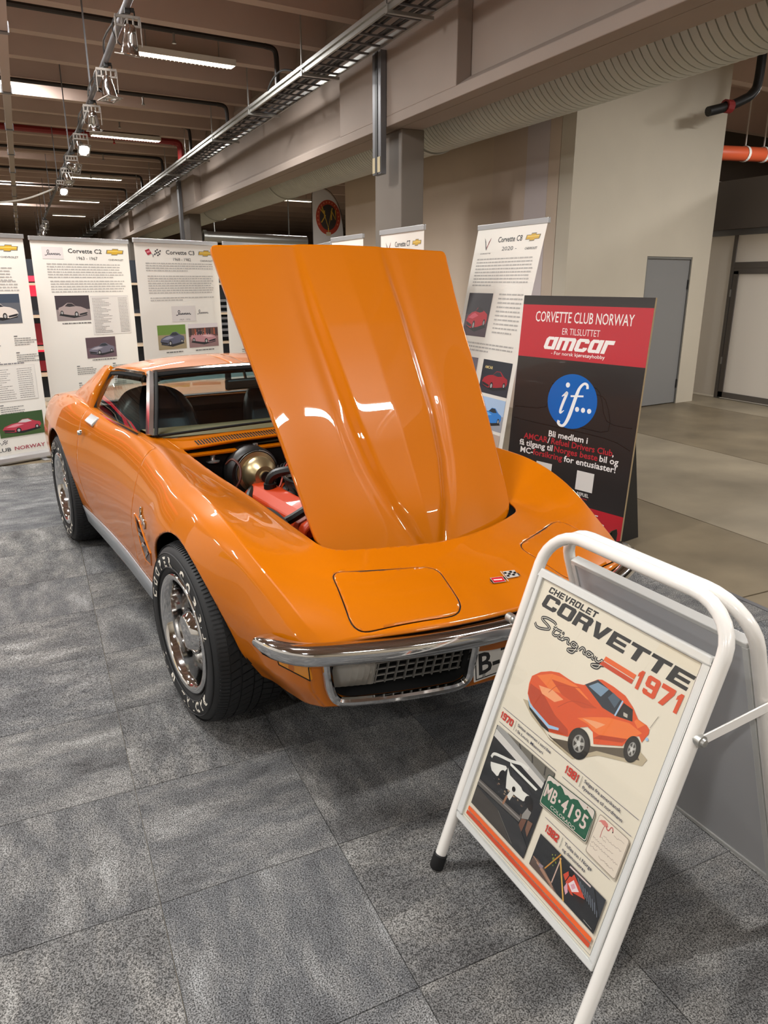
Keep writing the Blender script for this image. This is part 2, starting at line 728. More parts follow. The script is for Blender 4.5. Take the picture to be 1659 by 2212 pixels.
# door leaf, sunk a little, with hinges
d1 = empty('door_1', (DX0, byw(DX0), 0))
d1['kind'] = 'structure'
dv = MB().add(*[front_panel(DX0 + .03, DX1 - .012, 0.012, DZ - .03, 0.03, 0.075)][0])
dv.V = [(x - DX0, y - byw(DX0), z) for x, y, z in dv.V]
dv.build('door_leaf', DOORG, d1)
fr = MB()
for a, b, za, zb in ((DX0, DX0 + .028, 0, DZ), (DX1 - .010, DX1, 0, DZ), (DX0, DX1, DZ - .028, DZ)):
    fr.add(*front_panel(a, b, za, zb, 0.01, 0.11))
fr.V = [(x - DX0, y - byw(DX0), z) for x, y, z in fr.V]
fr.build('door_frame', mat('door_frame_grey', '7d7c78', 0.5), d1)
for z in (0.28, 1.62):
    h = MB().lathe([(0.0, -.06), (.011, -.06), (.011, .06), (0.0, .06)], 10, 'Z', (DX1 - DX0 - .012, byw(DX1) - byw(DX0) + .018, z))
    h.build('hinge', BLACKS, d1)
plain('door_backing', MB().add(*front_panel(DX0, DX1, 0, DZ, 0.12, 0.16)), JOINT)

# glazed partition of pale panels in grey frames, running towards the camera on the right
pw = empty('wall_right', (9.22, 7.9, 0))
pw['kind'] = 'structure'
PM = mat('partition_panel', 'e6dfd6', 0.35)
PF = mat('partition_frame', '6f6a66', 0.4, 0.5)


def pbox(name, y0, y1, z0, z1, m, t=0.05, x=0.0):
    return MB().box(x - t / 2, -y1, z0, x + t / 2, -y0, z1).build(name, m, pw)


pbox('frame_post', 0.0, 0.05, 0, 2.3, PF, .07)
pbox('wall_panel', -.62, 0.0, 0.03, 2.3, PM, .03)
pbox('wall_panel', 0.02, 1.3, 1.92, 2.28, PM, .03)
pbox('door_panel', 0.14, 1.02, 0.10, 1.78, PM, .03)
pbox('frame_rail', 0.0, 1.3, 1.84, 1.92, PF, .06)
pbox('frame_rail', 0.05, 1.1, 1.76, 1.835, PF, .06)
pbox('frame_rail', 0.05, 1.1, 0.02, 0.10, PF, .06)
pbox('frame_rail', -.62, 1.3, 2.28, 2.36, DSTEEL, .08)
pbox('frame_post', 0.06, 0.14, 0.02, 1.8, PF, .06)
pbox('frame_post', 1.02, 1.10, 0.02, 1.8, PF, .06)
for z in (.55, 1.5):
    pbox('hinge', 0.045, 0.06, z - .05, z + .05, STEEL, .09)
pbox('wall_panel', 1.12, 4.5, 0.02, 2.28, PM, .03)
pbox('frame_post', 1.10, 1.16, 0, 2.3, PF, .07)
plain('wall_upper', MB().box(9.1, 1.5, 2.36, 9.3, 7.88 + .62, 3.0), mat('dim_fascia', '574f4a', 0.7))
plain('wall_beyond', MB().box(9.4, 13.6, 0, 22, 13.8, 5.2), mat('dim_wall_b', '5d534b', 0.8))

# spiral duct along the beam
DUX, DUZ, DUR = 5.0, 3.66, 0.43
duct = empty('spiral_duct', (DUX, 0, DUZ))
tag(duct, 'large corrugated grey ventilation duct hung between long beam and wall', 'duct')
prof = []
y = -6.0
while y < 34:
    prof += [(DUR, y), (DUR + .004, y + 0.035), (DUR, y + 0.068), (DUR - .014, y + 0.071), (DUR - .014, y + 0.078), (DUR, y + 0.081)]
    y += 0.082
dm = mat('duct_metal', 'bfc0b8', 0.45, 0.25, noise=0.05, nscale=3)
MB().lathe(prof, 40, 'Y').build('duct_pipe', dm, duct, smooth=True, sharp=50, clean=False)
for yy in (3.1, 9.1, 15.1, 21.1):
    MB().lathe([(DUR + .004, yy), (DUR + .02, yy), (DUR + .02, yy + .06), (DUR + .004, yy + .06)], 40, 'Y').build('joint_collar', dm, duct, smooth=True)

# far silver duct seen under the beam
fd = empty('far_duct', (0, 0, 0))
tag(fd, 'bright silver duct lying crosswise far away under the beam', 'duct')
MB().tube([(5.3, 24.2, 2.98), (8.6, 24.2, 2.9)], 0.16, 20).build('duct_pipe', STEEL, fd, smooth=True)
MB().box(5.6, 24.17, 3.1, 5.62, 24.23, 5.19).box(8.0, 24.17, 3.05, 8.02, 24.23, 5.19).build('duct_hanger', STEEL, fd)
MB().lathe([(0.12, -.05), (.19, -.05), (.19, .05), (.12, .05)], 20, 'X', (5.3, 24.2, 2.98)).build('duct_flange', STEEL, fd, smooth=True)

# cable tray: side rails, rungs, hangers, cables
tray = empty('cable_tray', (3.53, 0, 4.0))
tag(tray, 'galvanised ladder cable tray hung along the beam under the ceiling', 'cable tray')
for x, hh in ((-.2, .1), (.2, .06)):
    MB().box(x - .012, -8, 0, x + .012, 48, hh).build('tray_rail', STEEL, tray)
MB().box(-.235, -8, 0.045, -.212, 48, 0.075).build('tray_lip', STEEL, tray)
rm = MB().box(-.19, -.012, 0.004, .19, .012, 0.022).mesh('tray_rung', DSTEEL)
for i in range(150):
    r = link('tray_rung', rm, tray)
    r.location = (0, 2.6 + i * 0.3, 0)
for i, x in enumerate((-.12, -.05, .03, .1)):
    pts = [(x + 0.025 * math.sin(yy * 1.3 + i * 2), yy, 0.035 + 0.006 * math.sin(yy * 2.1 + i)) for yy in np.arange(-6, 46, 0.8)]
    MB().tube(pts, 0.014, 6).build('cable', BLACKS if i % 2 else DARKP, tray, smooth=True)
for yy in np.arange(4.6, 47, 2.34):
    hb = MB().box(-.24, -.02, -.03, .24, .02, 0)
    hb.add(*[MB().box(-.235, -.008, -.03, -.22, .008, 1.2)][0].__dict__.values())
    o = hb.build('tray_hanger', STEEL, tray)
    o.location = (0, yy, 0)
# cable loop over the tray edge
MB().tube(smooth2([(-.16, 9.5, .04), (-.22, 9.7, .12), (-.26, 10.0, .17), (-.23, 10.5, .15), (-.2, 10.8, .05)], 5), 0.012, 6).build('cable', BLACKS, tray, smooth=True)

# vertical steel wireway on the beam side
ww = empty('wireway_post', (3.86, 8.32, 0))
tag(ww, 'grey steel channel hanging down the beam beside the column', 'cable channel')
MB().box(-.035, -.11, 2.82, .035, .11, 4.05).build('channel', DSTEEL, ww, bevel=.004)
MB().box(-.042, -.03, 2.82, -.036, .03, 4.05).build('channel_slot', BLACKS, ww)
MB().box(-.041, -.1, 2.84, -.036, .1, 3.0).build('label_plate', mat('label_cream', 'cdbf9a', 0.6), ww)
ww2 = empty('wireway_post', (3.86, 20.2, 0))
tag(ww2, 'second grey steel channel on the beam, far away beside the far column', 'cable channel')
MB().box(-.035, -.11, 2.5, .035, .11, 4.05).build('channel', DSTEEL, ww2)

# pipes under the joists
pipes = [(9.75 + 1.17 * 0 + .62, DARKP, .032, 4.62), (9.75 + 1.17 * 3 - .12, DARKP, .03, 4.45), (9.75 + 1.17 * 5 + .6, DARKP, .03, 4.62),
         (9.75 + 1.17 * 6 + .5, REDP, .06, 4.5), (9.75 + 1.17 * 8 + .5, DARKP, .03, 4.5), (9.75 + 1.17 * 11 + .5, DARKP, .03, 4.5), (9.75 + 1.17 * 14 + .5, DARKP, .03, 4.5)]
plab = ['dark sprinkler pipe nearest the camera crossing under the joists', 'dark sprinkler pipe behind the nearest lit tube lamp', 'dark sprinkler pipe just before the red pipe', 'thick dark red pipe crossing under the ceiling joists',
        'dark sprinkler pipe first beyond the red pipe', 'dark sprinkler pipe second beyond the red pipe', 'dark sprinkler pipe farthest back under the joists']
for (y, m, r, z), lb in zip(pipes, plab):
    p = empty('sprinkler_pipe' if m is not REDP else 'red_pipe', (0, y, z))
    tag(p, lb, 'pipe')
    MB().tube([(-15, -1.5, 0), (3.3, .33, 0)], r, 8).build('pipe_run', m, p, smooth=True)
    MB().tube(smooth2([(3.3, .33, 0), (3.42, .34, -.02), (3.46, .345, -.12), (3.46, .345, -.45)], 4), r * 1.1, 8).build('pipe_elbow', m, p, smooth=True)
    for x in (-6.2, -3.1, -0.6, 2.1):
        MB().lathe([(0, -.14), (.03, -.14), (.012, -.1), (.018, -.03), (.018, .0)], 8, 'Z', (x, x * SK, 0)).build('sprinkler_head', STEEL if m is DARKP else m, p, smooth=True)

# pipes at the right edge
pe = empty('drain_pipe', (0, 0, 0))
tag(pe, 'black elbow pipe with red clamp beside the wall corner at upper right', 'pipe')
MB().tube(smooth2([(7.7, 7.25, 3.6), (8.0, 7.22, 3.68), (8.2, 7.2, 3.76), (8.34, 7.2, 3.84), (8.42, 7.2, 4.0), (8.42, 7.2, 4.6), (8.42, 7.2, 5.1)], 4), .055, 12).build('pipe_run', BLACKS, pe, smooth=True)
MB().lathe([(.05, -.05), (.075, -.05), (.075, .05), (.05, .05)], 12, 'X', (7.98, 7.222, 3.675)).build('pipe_clamp', REDP, pe)
op = empty('orange_pipe', (0, 0, 0))
tag(op, 'orange red pipe in white straps at the right behind the wall', 'pipe')
MB().tube([(9.6, 11.0, 3.86), (21.9, 11.0, 4.3)], .13, 16).build('pipe_run', ORANGEP, op, smooth=True)
for x in (12.75, 13.25, 14.1):
    z = 3.86 + (x - 9.6) * 0.44 / 12.3
    MB().lathe([(.132, -.03), (.142, -.03), (.142, .03), (.132, .03)], 18, 'X', (x, 11, z)).build('strap', WHITE, op)
    MB().box(x - .01, 10.99, z + .13, x + .01, 11.01, 5.19).build('strap_rod', WHITE, op)
gp = empty('grey_pipe', (0, 0, 0))
tag(gp, 'thin pale pipe running below the orange red pipe', 'pipe')
MB().tube([(9.6, 10.6, 3.3), (21.9, 10.6, 3.6)], .045, 10).build('pipe_run', STEEL, gp, smooth=True)
MB().box(9.5, 10.3, 2.75, 21.9, 10.9, 2.85).build('pipe_shelf', BLACKS, gp)

# ------------------------------------------------------------------ ceiling tube lamps
LAMPG = 'tube lamps under the ceiling joists'


def tube_lamp(x, y, z, length, label, power=TUBE_POWER, lit=True, w=0.17):
    t = empty('tube_lamp', (x, y, z), math.atan(SK))
    tag(t, label, 'lamp', LAMPG)
    L2 = length / 2
    MB().box(-L2, -w / 2, 0.0, L2, w / 2, 0.075).build('lamp_housing', WHITE, t, bevel=.004)
    MB().box(-L2 + .02, -w / 2 + .012, -0.006, L2 - .02, w / 2 - .012, 0.0).build('lamp_diffuser', TUBELIT if lit else WHITE, t)
    lm = MB()
    n = int(length / .055)
    for i in range(n):
        xx = -L2 + .03 + i * (length - .06) / n
        lm.box(xx, -w / 2 + .014, -.02, xx + .004, w / 2 - .014, -.007)
    lm.build('louvre', WHITE, t)
    for s in (-1, 1):
        MB().box(s * L2 * .7 - .006, -.006, .075, s * L2 * .7 + .006, .006, 5.2 - z).build('lamp_hanger', STEEL, t)
    if lit and power:
        ld = bpy.data.lights.new('tube_light', 'AREA')
        ld.shape = 'RECTANGLE'
        ld.size = length - .05
        ld.size_y = w - .03
        ld.energy = power
        ld.color = (1.0, 0.985, 0.96)
        lo = bpy.data.objects.new('tube_light', ld)
        COL.objects.link(lo)
        lo.parent = t
        lo.location = (0, 0, -.024)
    return t


ordn = ['nearest', 'second', 'third', 'fourth', 'fifth']
for i, yy in enumerate((10.93, 17.0, 23.7, 30.5, 37.2)):
    tube_lamp(2.28, yy, 4.4, 1.36, '%s white tube lamp in the row beside the cable tray' % ordn[i])
for i, yy in enumerate((13.85, 20.3, 26.7, 33.5)):
    tube_lamp(-0.25, yy, 4.75, 1.9, '%s white tube lamp left of the spotlight pole' % ordn[i], TUBE_POWER * 1.3)
# lamps of the same rows above and behind the camera, and rows across the rest of the hall
for (x, y) in [(3.1, 0.45), (-0.7, 2.6), (2.3, -4.6), (-0.4, -5.0), (-4.2, -2.0), (-4.2, 4.2), (-4.2, 10.4), (-4.2, 17), (-4.2, 25), (-8.5, 1), (-8.5, 8), (-8.5, 16), (-8.5, 26), (-12.5, 4), (-12.5, 14)]:
    tube_lamp(x, y, 4.4, 1.36, 'white tube lamp of the hall outside the picture', TUBE_POWER * 1.25)
tube_lamp(-0.3, 6.9, 4.4, 1.9, 'added long tube lamp above the picture edge, brightening banners and side wall', TUBE_POWER * 2.4, w=.24)  # unseen lamp, added and strengthened to brighten the banners and side wall
for (x, y) in [(8.3, 3.6), (8.6, -2.5), (12.5, 4.5), (7.0, 19.5), (9.0, 26.5), (13.0, 9.0)]:
    tube_lamp(x, y, 4.35, 1.36, 'white tube lamp in the aisle right of the beam', TUBE_POWER * 1.7)

# ------------------------------------------------------------------ spotlight pole
pole = empty('spotlight_pole', (0.92, 0, 3.5))
tag(pole, 'long grey pole under the ceiling carrying the stage spotlights', 'pole')
MB().tube([(0, -4, 0), (0, 40, 0.06)], .027, 12).build('pole_tube', DSTEEL, pole, smooth=True)
for yy in np.arange(1.2, 40, 4.0):
    MB().box(-.008, yy - .008, 0.02, .008, yy + .008, 1.7).build('pole_hanger', DSTEEL, pole)
MB().tube(smooth2([(0.03 * math.sin(i * 2.3) - .03, 4.2 + i * 0.6, 0.035 + .01 * math.sin(i * 1.7)) for i in range(40)], 3), .009, 5).build('pole_cable', BLACKS, pole, smooth=True)
MB().tube(smooth2([(-.02, 18.2, .03), (-.7, 18.2, -.22), (-1.5, 18.2, -.3), (-2.4, 18.2, -.22), (-3.2, 18.2, .0)], 6), .018, 6).build('slack_cable', WHITE, pole, smooth=True)

PARG = 'stage spotlights hanging from the pole'
ALUP = mat('spot_alu', '9a938c', 0.35, 0.7)


def spotlight(y, tilt, yaw, lit, label, first=None):
    if first is None:
        t = empty('spotlight', (0.92, y, 3.5))
        # clamp
        c = MB().box(-.035, -.03, -.07, .035, .03, .04)
        c.box(.035, -.012, -.05, .085, .012, .0)
        c.box(.075, -.012, -.09, .09, .012, -.03)
        c.build('clamp', BLACKS, t, bevel=.006)
        # bracket hung from the clamp: slotted top plate and two side arms
        br = MB()
        for i in range(5):
            br.box(-.15 + i * .07 - .01, -.012, -.2, -.15 + i * .07 + .01, .012, -.11)
        br.box(-.16, -.012, -.12, .15, .012, -.085)
        br.box(-.16, -.012, -.215, .15, .012, -.19)
        br.box(-.165, -.02, -.42, -.155, .02, -.11)
        br.box(.145, -.02, -.42, .155, .02, -.11)
        br.build('bracket', ALUP, t, bevel=.002)
        MB().tube(smooth2([(-.02, .03, -.06), (-.16, .04, -.12), (-.19, .05, -.26), (-.12, .06, -.4), (0.0, .06, -.42), (.08, .05, -.33)], 5), .008, 6).build('spot_cable', BLACKS, t, smooth=True)
        can = MB().lathe([(0, .17), (.05, .17), (.075, .14), (.085, .06), (.1, -.02), (.115, -.14), (.122, -.15), (.118, -.15), (.108, -.13), (.09, -.04)], 24, 'Z')
        can.build('lamp_can', CHROME, t, smooth=True)
        MB().lathe([(0, 0), (.05, .004), (.105, .02)], 24, 'Z').build('lens', SPOTOFF, t, smooth=True)
        gf = MB()
        for a in range(4):
            gf.add(*[MB().box(-.13, .115, -.005, .13, .135, .005)][0].__dict__.values()) if a == 0 else None
        for x0, y0, x1, y1 in ((-.14, .11, .14, .14), (-.14, -.14, .14, -.11), (-.14, -.11, -.11, .11), (.11, -.11, .14, .11)):
            gf.box(x0, y0, -.006, x1, y1, .006)
        gf.build('gel_frame', ALUP, t)
        t.scale = (.56, .56, .56)
    else:
        t = first.copy()
        COL.objects.link(t)
        for ch in first.children:
            q = ch.copy()
            COL.objects.link(q)
            q.parent = t
        t.location = (0.92, y, 3.5)
    tag(t, label, 'spotlight', PARG)
    M = Matrix.Translation((0, 0, -.36)) @ Matrix.Rotation(yaw, 4, 'Z') @ Matrix.Rotation(tilt, 4, 'X')
    for ch in t.children:
        n = ch.name.split('.')[0]
        if n == 'lamp_can':
            ch.matrix_local = M
        elif n == 'lens':
            ch.matrix_local = M @ Matrix.Translation((0, 0, -.15))
            if lit:
                ch.data = ch.data.copy()
                ch.data.materials[0] = SPOTLIT
        elif n == 'gel_frame':
            ch.matrix_local = M @ Matrix.Translation((0, 0, -.165))
    if lit:
        ld = bpy.data.lights.new('spot_beam', 'SPOT')
        ld.energy = SPOT_POWER
        ld.spot_size = math.radians(52)
        ld.spot_blend = 0.6
        ld.shadow_soft_size = 0.07
        ld.color = (1.0, .95, .9)
        lo = bpy.data.objects.new('spot_beam', ld)
        COL.objects.link(lo)
        lo.parent = t
        lo.matrix_local = M @ Matrix.Translation((0, 0, -.19))
    return t


s0 = spotlight(6.2, .25, .3, False, 'dark chrome spotlight nearest the camera on the pole')
for y, ti, ya, lit, lb in (
        (7.7, -.15, .5, False, 'unlit spotlight second from the camera, hanging square on'),
        (9.25, .3, -.2, False, 'unlit spotlight third from the camera on the pole'),
        (11.0, -.95, .25, True, 'burning spotlight nearest the camera, glaring white'),
        (12.9, -1.2, .9, False, 'tilted unlit spotlight just behind the first burning one'),
        (14.3, -.5, .3, False, 'dark spotlight between the two burning ones'),
        (16.0, -.95, .2, True, 'burning spotlight farther along the pole, glaring white'),
        (26.5, .4, .3, False, 'small distant spotlight, first of the far cluster'),
        (28.5, .1, .6, False, 'small distant spotlight, second of the far cluster'),
        (30.8, -.3, .1, False, 'small distant spotlight, third of the far cluster'),
        (33.6, .3, -.5, False, 'small distant spotlight, last of the far cluster')):
    spotlight(y, ti, ya, lit, lb, s0)

# busbar track at the left edge
track = empty('power_track', (0.12, 0, 3.6))
tag(track, 'square pale lighting track along the left edge under the ceiling', 'track')
MB().box(-.04, -4, -.03, .04, 38, .03).build('track_rail', mat('track_paint', 'b3a59c', 0.5), track)
for yy in np.arange(7.4, 36, 2.2):
    MB().box(-.052, yy, -.04, .052, yy + .07, .04).build('track_joint', DSTEEL, track)
    MB().box(-.006, yy, .03, .006, yy + .012, 1.6).build('track_hanger', DSTEEL, track)

# pale partition walls of the neighbouring booths, left of the picture (they show as reflections in the car)
nb_ = empty('booth_partition', (-4.6, 0, 0))
tag(nb_, 'row of pale booth partition panels outside the picture on the left', 'partition')
for i in range(15):
    MB().box(-.03, -6.0 + i * 1.0 + .01, 0, .03, -5.0 + i * 1.0 - .01, 2.4).build('partition_panel', WHITE, nb_, bevel=.004)
MB().box(-.04, -6.0, 2.4, .04, 9.0, 2.46).build('partition_rail', STEEL, nb_)
MB().box(.031, 3.4, 1.35, .04, 5.0, 1.95).build('sign_board', mat('booth_yellow', 'e0b21e', .5), nb_)

# ================================================================== THE CAR
def car_paint():
    m = bpy.data.materials.new('orange_paint')
    m.use_nodes = True
    b = m.node_tree.nodes['Principled BSDF']
    b.inputs['Base Color'].default_value = (*lin('bb6500'), 1)
    b.inputs['Roughness'].default_value = 0.34
    b.inputs['Metallic'].default_value = 0.0
    b.inputs['Specular IOR Level'].default_value = 0.12
    b.inputs['Coat Weight'].default_value = 0.75
    b.inputs['Coat Roughness'].default_value = 0.015
    b.inputs['Coat IOR'].default_value = 1.5
    return m


PAINT = car_paint()
GAPB = mat('gap_black', '080808', 0.9)
UNDER = mat('underbody_black', '0c0c0d', 0.85)
TYRE = mat('tyre_rubber', '1b1c1e', 0.62)
TYREW = mat('tyre_white', 'd8d2c6', 0.6)
SEATB = mat('seat_vinyl', '15151a', 0.38)
TAN = mat('dash_tan', '6d6140', 0.6)
ENGO = mat('engine_orange', 'c23c12', 0.4, coat=.15)
GOLD = mat('zinc_gold', 'b3a27c', 0.34, 0.85)
EBLACK = mat('engine_black', '131211', 0.45)
AMBER = mat('amber_lens', 'd98a10', 0.2, coat=.5)
LENS = mat('parking_lens', '8c8880', 0.15, coat=1.0)
PLATEW = mat('plate_white', 'dedcd6', 0.35)
SILL = mat('sill_alu', 'b6bcc2', 0.3, 0.75)
GLASS = glass_mat('car_glass', (0.80, 0.86, 0.84))
GLASST = glass_mat('car_glass_side', (0.62, 0.70, 0.68), 1.3)
PRINT = print_mat('print_matt', 0.5)
PRINTG = print_mat('print_gloss', 0.25, 0.3)

_d = Vector((0.12745687, -0.99184411, 0))
car = empty('car', (1.24510554, 2.8131807, 0.006), math.atan2(_d.y, _d.x))
tag(car, 'orange 1970s sports coupe with chrome bumper and its bonnet standing open', 'car')


def pchip(x, y, q):
    x = np.asarray(x, float)
    y = np.asarray(y, float)
    h = np.diff(x)
    dl = np.diff(y) / h
    n = len(x)
    d = np.zeros(n)
    for i in range(1, n - 1):
        if dl[i - 1] * dl[i] > 0:
            w1, w2 = 2 * h[i] + h[i - 1], h[i] + 2 * h[i - 1]
            d[i] = (w1 + w2) / (w1 / dl[i - 1] + w2 / dl[i])
    d[0], d[-1] = dl[0], dl[-1]
    q = np.asarray(q, float)
    k = np.clip(np.searchsorted(x, q) - 1, 0, n - 2)
    t = (q - x[k]) / h[k]
    t2, t3 = t * t, t * t * t
    return (2 * t3 - 3 * t2 + 1) * y[k] + (t3 - 2 * t2 + t) * h[k] * d[k] + (-2 * t3 + 3 * t2) * y[k + 1] + (t3 - t2) * h[k] * d[k + 1]


def cubic(x, y, q):
    """Smooth Catmull-Rom through the stations (softer than pchip)."""
    x = np.asarray(x, float)
    y = np.asarray(y, float)
    d = np.gradient(y, x)
    q = np.asarray(q, float)
    k = np.clip(np.searchsorted(x, q) - 1, 0, len(x) - 2)
    h = x[k + 1] - x[k]
    t = (q - x[k]) / h
    t2, t3 = t * t, t * t * t
    return (2 * t3 - 3 * t2 + 1) * y[k] + (t3 - 2 * t2 + t) * h * d[k] + (-2 * t3 + 3 * t2) * y[k + 1] + (t3 - t2) * h * d[k + 1]


# half cross-sections: station, centre z, valley (v,z), slope (v,z), crest (v,z), shoulder (v,z), widest (v,z), lower (v,z), bottom (v,z)
ST = np.array([
    [1.00, .640, .36, .635, .57, .625, .665, .605, .700, .585, .715, .550, .700, .450, .655, .365],
    [0.93, .672, .38, .668, .58, .660, .690, .645, .728, .615, .745, .560, .730, .450, .675, .350],
    [0.80, .715, .40, .708, .585, .708, .712, .705, .748, .672, .775, .580, .755, .450, .690, .340],
    [0.60, .752, .43, .738, .595, .756, .740, .787, .778, .750, .805, .605, .780, .450, .705, .330],
    [0.40, .786, .455, .762, .612, .795, .752, .842, .803, .800, .845, .640, .810, .450, .735, .310],
    [0.20, .806, .475, .786, .622, .828, .750, .876, .815, .832, .872, .660, .835, .450, .760, .290],
    [0.00, .830, .490, .810, .625, .850, .738, .890, .806, .852, .878, .665, .842, .450, .785, .270],
    [-.20, .848, .505, .828, .620, .856, .722, .890, .794, .856, .872, .660, .838, .445, .795, .250],
    [-.45, .870, .520, .850, .618, .870, .704, .900, .770, .862, .846, .625, .826, .420, .792, .225],
    [-.75, .906, .535, .890, .620, .906, .694, .926, .752, .880, .826, .585, .814, .400, .788, .210],
    [-1.0, .950, .560, .930, .640, .938, .702, .938, .754, .882, .816, .572, .806, .400, .784, .210],
    [-1.4, .950, .580, .935, .660, .940, .722, .936, .770, .878, .816, .572, .806, .400, .784, .210],
    [-1.75, .950, .580, .940, .670, .950, .742, .955, .798, .890, .836, .600, .820, .405, .786, .215],
    [-2.10, .950, .570, .945, .670, .962, .762, .980, .826, .905, .868, .650, .842, .420, .792, .240],
    [-2.45, .950, .560, .940, .665, .955, .762, .968, .832, .895, .882, .665, .850, .440, .798, .280],
    [-2.80, .938, .550, .925, .650, .925, .748, .920, .818, .852, .868, .640, .842, .440, .790, .300],
    [-3.20, .905, .520, .890, .620, .880, .715, .868, .780, .800, .825, .600, .805, .440, .760, .330],
    [-3.52, .860, .480, .845, .570, .835, .660, .822, .715, .760, .755, .585, .740, .450, .700, .360],
    [-3.67, .820, .430, .805, .520, .795, .600, .782, .650, .730, .690, .580, .680, .460, .650, .380],
])[::-1]


def bend(s):
    f = np.clip((s - 0.15) / 0.85, 0, 1)
    r = np.clip((-3.2 - s) / 0.47, 0, 1)
    return 0.185 * f ** 1.25 - 0.10 * r


def place(s, v, z):
    u = s - bend(s) * (v / 0.7) ** 2 + 0.03 * np.clip((s - 0.6) / 0.4, 0, 1)
    u = u - 0.33 * np.maximum(0, 0.55 - z) * np.clip((s - 0.55) / 0.45, 0, 1)
    return u


def dome(u, v):
    """Raised centre panel of the bonnet, fading at its rear edge and pointed at the front."""
    w = np.interp(u, [-.78, -.45, 0.0, .2, .36, .5, .6], [.205, .205, .185, .158, .115, .06, .012])
    hgt = np.interp(u, [-.78, -.62, -.4, .1, .4, .56, .62], [.003, .010, .020, .022, .018, .008, .0])
    a = np.abs(v)
    e = np.clip((w + .014 - a) / .036, 0, 1)
    prof = e * e * (3 - 2 * e)
    crown = 0.35 * hgt * np.clip(1 - a / np.maximum(w, .02), 0, 1)
    valley = -0.006 * np.exp(-((a - w - .03) / .035) ** 2) * np.clip(hgt / .022, 0, 1)
    return prof * hgt + crown + valley


NS, TT, TS = 330, 46, 46
_s = np.linspace(1.0, -3.67, NS)
_cp = {}
_cv = np.zeros((NS, 9))
_cz = np.zeros((NS, 9))
for k in range(9):
    if k == 0:
        _cz[:, 0] = cubic(ST[:, 0], ST[:, 1], _s)
    elif k >= 2:
        _cv[:, k] = cubic(ST[:, 0], ST[:, 2 * k - 2], _s)
        _cz[:, k] = cubic(ST[:, 0], ST[:, 2 * k - 1], _s)
_cv[:, 1] = _cv[:, 2] * 0.55
_cz[:, 1] = _cz[:, 0] - (_cz[:, 0] - _cz[:, 2]) * 0.32
_kn = np.array([0, .5, 1.0, 1.35, 1.7, 1.86, 2.3, 2.75, 3.1])
TCREST = 1.7


def grid(t0, t1, nt, sgn):
    """Points of the body side between section parameters; sgn=+1 is the car's right (photo's left)."""
    tq = np.linspace(t0, t1, nt)
    P = np.zeros((NS, nt, 3))
    for i in range(NS):
        v = pchip(_kn, _cv[i], tq)
        z = pchip(_kn, _cz[i], tq)
        w = np.clip((_s[i] + .75) / .45, 0, 1) * .8
        if w > 0:
            sl = slice(0, 5) if t1 <= TCREST else slice(4, 9)
            v = v * (1 - w) + w * pchip(_kn[sl], _cv[i][sl], tq)
            z = z * (1 - w) + w * pchip(_kn[sl], _cz[i][sl], tq)
        P[i, :, 0] = place(np.full(nt, _s[i]), v, z)
        P[i, :, 1] = v
        P[i, :, 2] = z
    V = P.reshape(-1, 3).copy()
    V[:, 1] *= sgn
    idx = np.arange(NS * nt).reshape(NS, nt)
    a, b, c, d = idx[:-1, :-1], idx[1:, :-1], idx[1:, 1:], idx[:-1, 1:]
    F = np.stack([a, b, c, d], -1).reshape(-1, 4)
    if sgn < 0:
        F = F[:, ::-1]
    # local frame: x = forward, y = -v
    return V, [tuple(f) for f in F]


def clip(V, F, f):
    """Keep the part of the mesh where f > 0."""
    V = np.asarray(V, float)
    f = np.where(np.abs(f) < 1e-9, 1e-9, f)
    Fo, cut = [], {}
    extra = []
    base = len(V)
    pos = f > 0

    def cutv(a, b):
        key = (a, b) if a < b else (b, a)
        if key not in cut:
            t = f[a] / (f[a] - f[b])
            cut[key] = base + len(extra)
            extra.append(V[a] + (V[b] - V[a]) * t)
        return cut[key]
    for face in F:
        n = sum(1 for i in face if pos[i])
        if n == len(face):
            Fo.append(face)
        elif n:
            out = []
            for i in range(len(face)):
                a, b = face[i], face[(i + 1) % len(face)]
                if pos[a]:
                    out.append(a)
                if pos[a] != pos[b]:
                    out.append(cutv(a, b))
            if len(out) >= 3:
                Fo.append(tuple(out))
    VV = np.vstack([V, np.array(extra)]) if extra else V
    used = np.unique(np.concatenate([np.array(q) for q in Fo])) if Fo else np.array([], int)
    mp = -np.ones(len(VV), int)
    mp[used] = np.arange(len(used))
    return VV[used], [tuple(mp[list(q)]) for q in Fo]


def round_poly(pts, r, n=7):
    out = []
    N = len(pts)
    rr = r if hasattr(r, '__len__') else [r] * N
    for i in range(N):
        p0, p, p1 = Vector(pts[i - 1]), Vector(pts[i]), Vector(pts[(i + 1) % N])
        a, b = (p0 - p), (p1 - p)
        k = min(rr[i], a.length * .45, b.length * .45)
        if k < 1e-5:
            out.append(tuple(p))
            continue
        A, B = p + a.normalized() * k, p + b.normalized() * k
        for j in range(n + 1):
            t = j / n
            q = A * (1 - t) ** 2 + p * 2 * t * (1 - t) + B * t * t
            out.append(tuple(q))
    return out


def sd(P2, poly):
    """Signed distance, positive inside the polygon."""
    poly = np.asarray(poly, float)
    x, y = P2[:, 0], P2[:, 1]
    best = np.full(len(x), 1e9)
    ins = np.zeros(len(x), bool)
    N = len(poly)
    for i in range(N):
        ax, ay = poly[i - 1]
        bx, by = poly[i]
        dx, dy = bx - ax, by - ay
        L2 = dx * dx + dy * dy + 1e-12
        t = np.clip(((x - ax) * dx + (y - ay) * dy) / L2, 0, 1)
        best = np.minimum(best, np.hypot(x - ax - t * dx, y - ay - t * dy))
        c = (ay > y) != (by > y)
        xi = ax + (y - ay) * dx / np.where(abs(dy) < 1e-12, 1e-12, dy)
        ins ^= c & (x < xi)
    return np.where(ins, best, -best)


